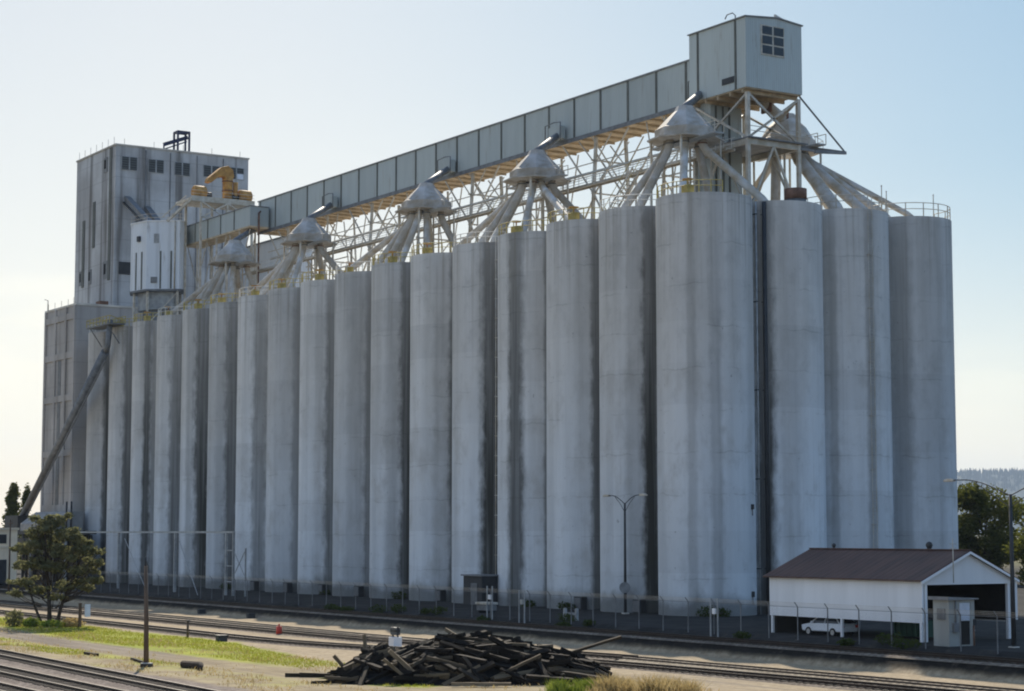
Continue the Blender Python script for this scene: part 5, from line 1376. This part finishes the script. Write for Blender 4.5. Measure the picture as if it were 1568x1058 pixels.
blades(rng, sp, .13, .028).build('grass', 'grass', label='short bright green grass on the verge between track and dirt road', cat='grass', kind='stuff')
rng = random.Random(33); sp = []
while len(sp) < 7000:
    x, y = rng.uniform(-65, -44), rng.uniform(-60, 40)
    nz = mnoise.noise(Vector((x*.35,y*.2,7.0)))
    if nz+.3*rng.random() < .12: continue
    if -59.5 < x+3.0*sm(0,50,y) < -55.8 and rng.random() < .92: continue
    if (x > -47 and y > 0) or (x > -50 and y > -25): continue
    sp.append((x, y, gz(x,y)-.02, rng.uniform(.6,1.5)))
blades(rng, sp, .16, .03, .6).build('dry_grass', 'drygrass', label='sparse dry tan grass scattered over the bare dirt', cat='grass', kind='stuff')
# foreground tufts cut by the bottom edge
for i, (px_, py_, rad, h, leaf, n, lab) in enumerate(((-51.5,-55.4,1.6,.75,'greenbush',2600,'wide green grass tuft at the bottom edge right of the tie heap'),(-50.7,-57.3,1.1,.9,'drygrass',1300,'dry tan grass tuft between the green tuft and its tan neighbour'),(-49.3,-59.7,1.5,.95,'drygrass',1900,'dry golden grass tuft, rightmost along the bottom edge'))):
    t = thing('grass_tuft', lab, 'grass tuft', (px_,py_,-1)); q = random.Random(90+i); s2 = []
    sub = [(q.gauss(0,.45)*rad, q.gauss(0,.45)*rad, q.uniform(.5,1.15)) for _ in range(9)]
    for _ in range(n):
        u_, v_, k_ = q.choice(sub)
        s2.append((px_+u_+q.gauss(0,.28), py_+v_+q.gauss(0,.28), -1.05, k_))
    blades(q, s2, h, .03, .38).build('blades', leaf, t)
    th = MB()
    for u_, v_, k_ in sub: th.lathe([(.5,-1.05),(.3,-1.05+h*.3*k_),(.01,-1.05+h*.42*k_)], 9, (px_+u_,py_+v_,0))
    th.build('thatch', leaf, t)

# ------------------------------------------------------------------ hills
def hill(name, x0, x1, y0, depth, hfun, label=None):
    b = MB(); n, m = 90, 10; vs = []
    for j in range(m+1):
        for i in range(n+1):
            x = x0+(x1-x0)*i/n; t_ = j/m
            h = hfun(x)*math.sin(math.pi*min(1,t_*1.0)/1.0)**.8 if 0 < j < m else -2
            vs.append((x, y0+depth*t_, h))
    b.add(vs, [(j*(n+1)+i, j*(n+1)+i+1, (j+1)*(n+1)+i+1, (j+1)*(n+1)+i) for j in range(m) for i in range(n)], True)
    return b.build(name, 'hill', kind='structure')
hf = lambda x: 312+46*mnoise.noise(Vector((x*.0008,2,0)))+ 18*mnoise.noise(Vector((x*.004,5,0)))+.02*max(0,min(1800,x-7400))
hill('hills', 5000, 14000, 6600, 2000, hf)
hf2 = lambda x: 130+30*mnoise.noise(Vector((x*.001,7,0)))
hill('hills', -6000, 900, 8400, 1800, hf2)
rng = random.Random(77); b = MB()
for i in range(3200):
    x = rng.uniform(6700, 9600); t_ = rng.uniform(.22, .60); y = 6600+2000*t_
    z = hf(x)*math.sin(math.pi*t_)**.8-5; h = rng.uniform(16, 44); r = h*.19
    k = 6
    vs = [(x+r*math.cos(6.283*a/k), y+r*math.sin(6.283*a/k), z) for a in range(k)]+[(x,y,z+h)]
    b.add(vs, [(a,(a+1)%k,k) for a in range(k)])
b.build('hillside_forest', 'conifer', label='far blue conifer forest covering the hill at the right', cat='forest', kind='stuff')

# ------------------------------------------------------------------ air
hm = bpy.data.materials.new("haze"); hm.use_nodes = True
ht = hm.node_tree; ht.nodes.remove(ht.nodes["Principled BSDF"])
pv = ht.nodes.new("ShaderNodeVolumePrincipled")
pv.inputs['Color'].default_value = (0.62, 0.78, 1.0, 1)
pv.inputs['Density'].default_value = 0.000042
pv.inputs['Anisotropy'].default_value = 0.2
ht.links.new(pv.outputs[0], ht.nodes["Material Output"].inputs['Volume'])
M['haze'] = hm
hz_ = MB().box(-15000, 15000, -9000, 12500, -4.5, 620).build('haze', 'haze', kind='stuff', label='thin blue summer haze in the air', cat='haze')
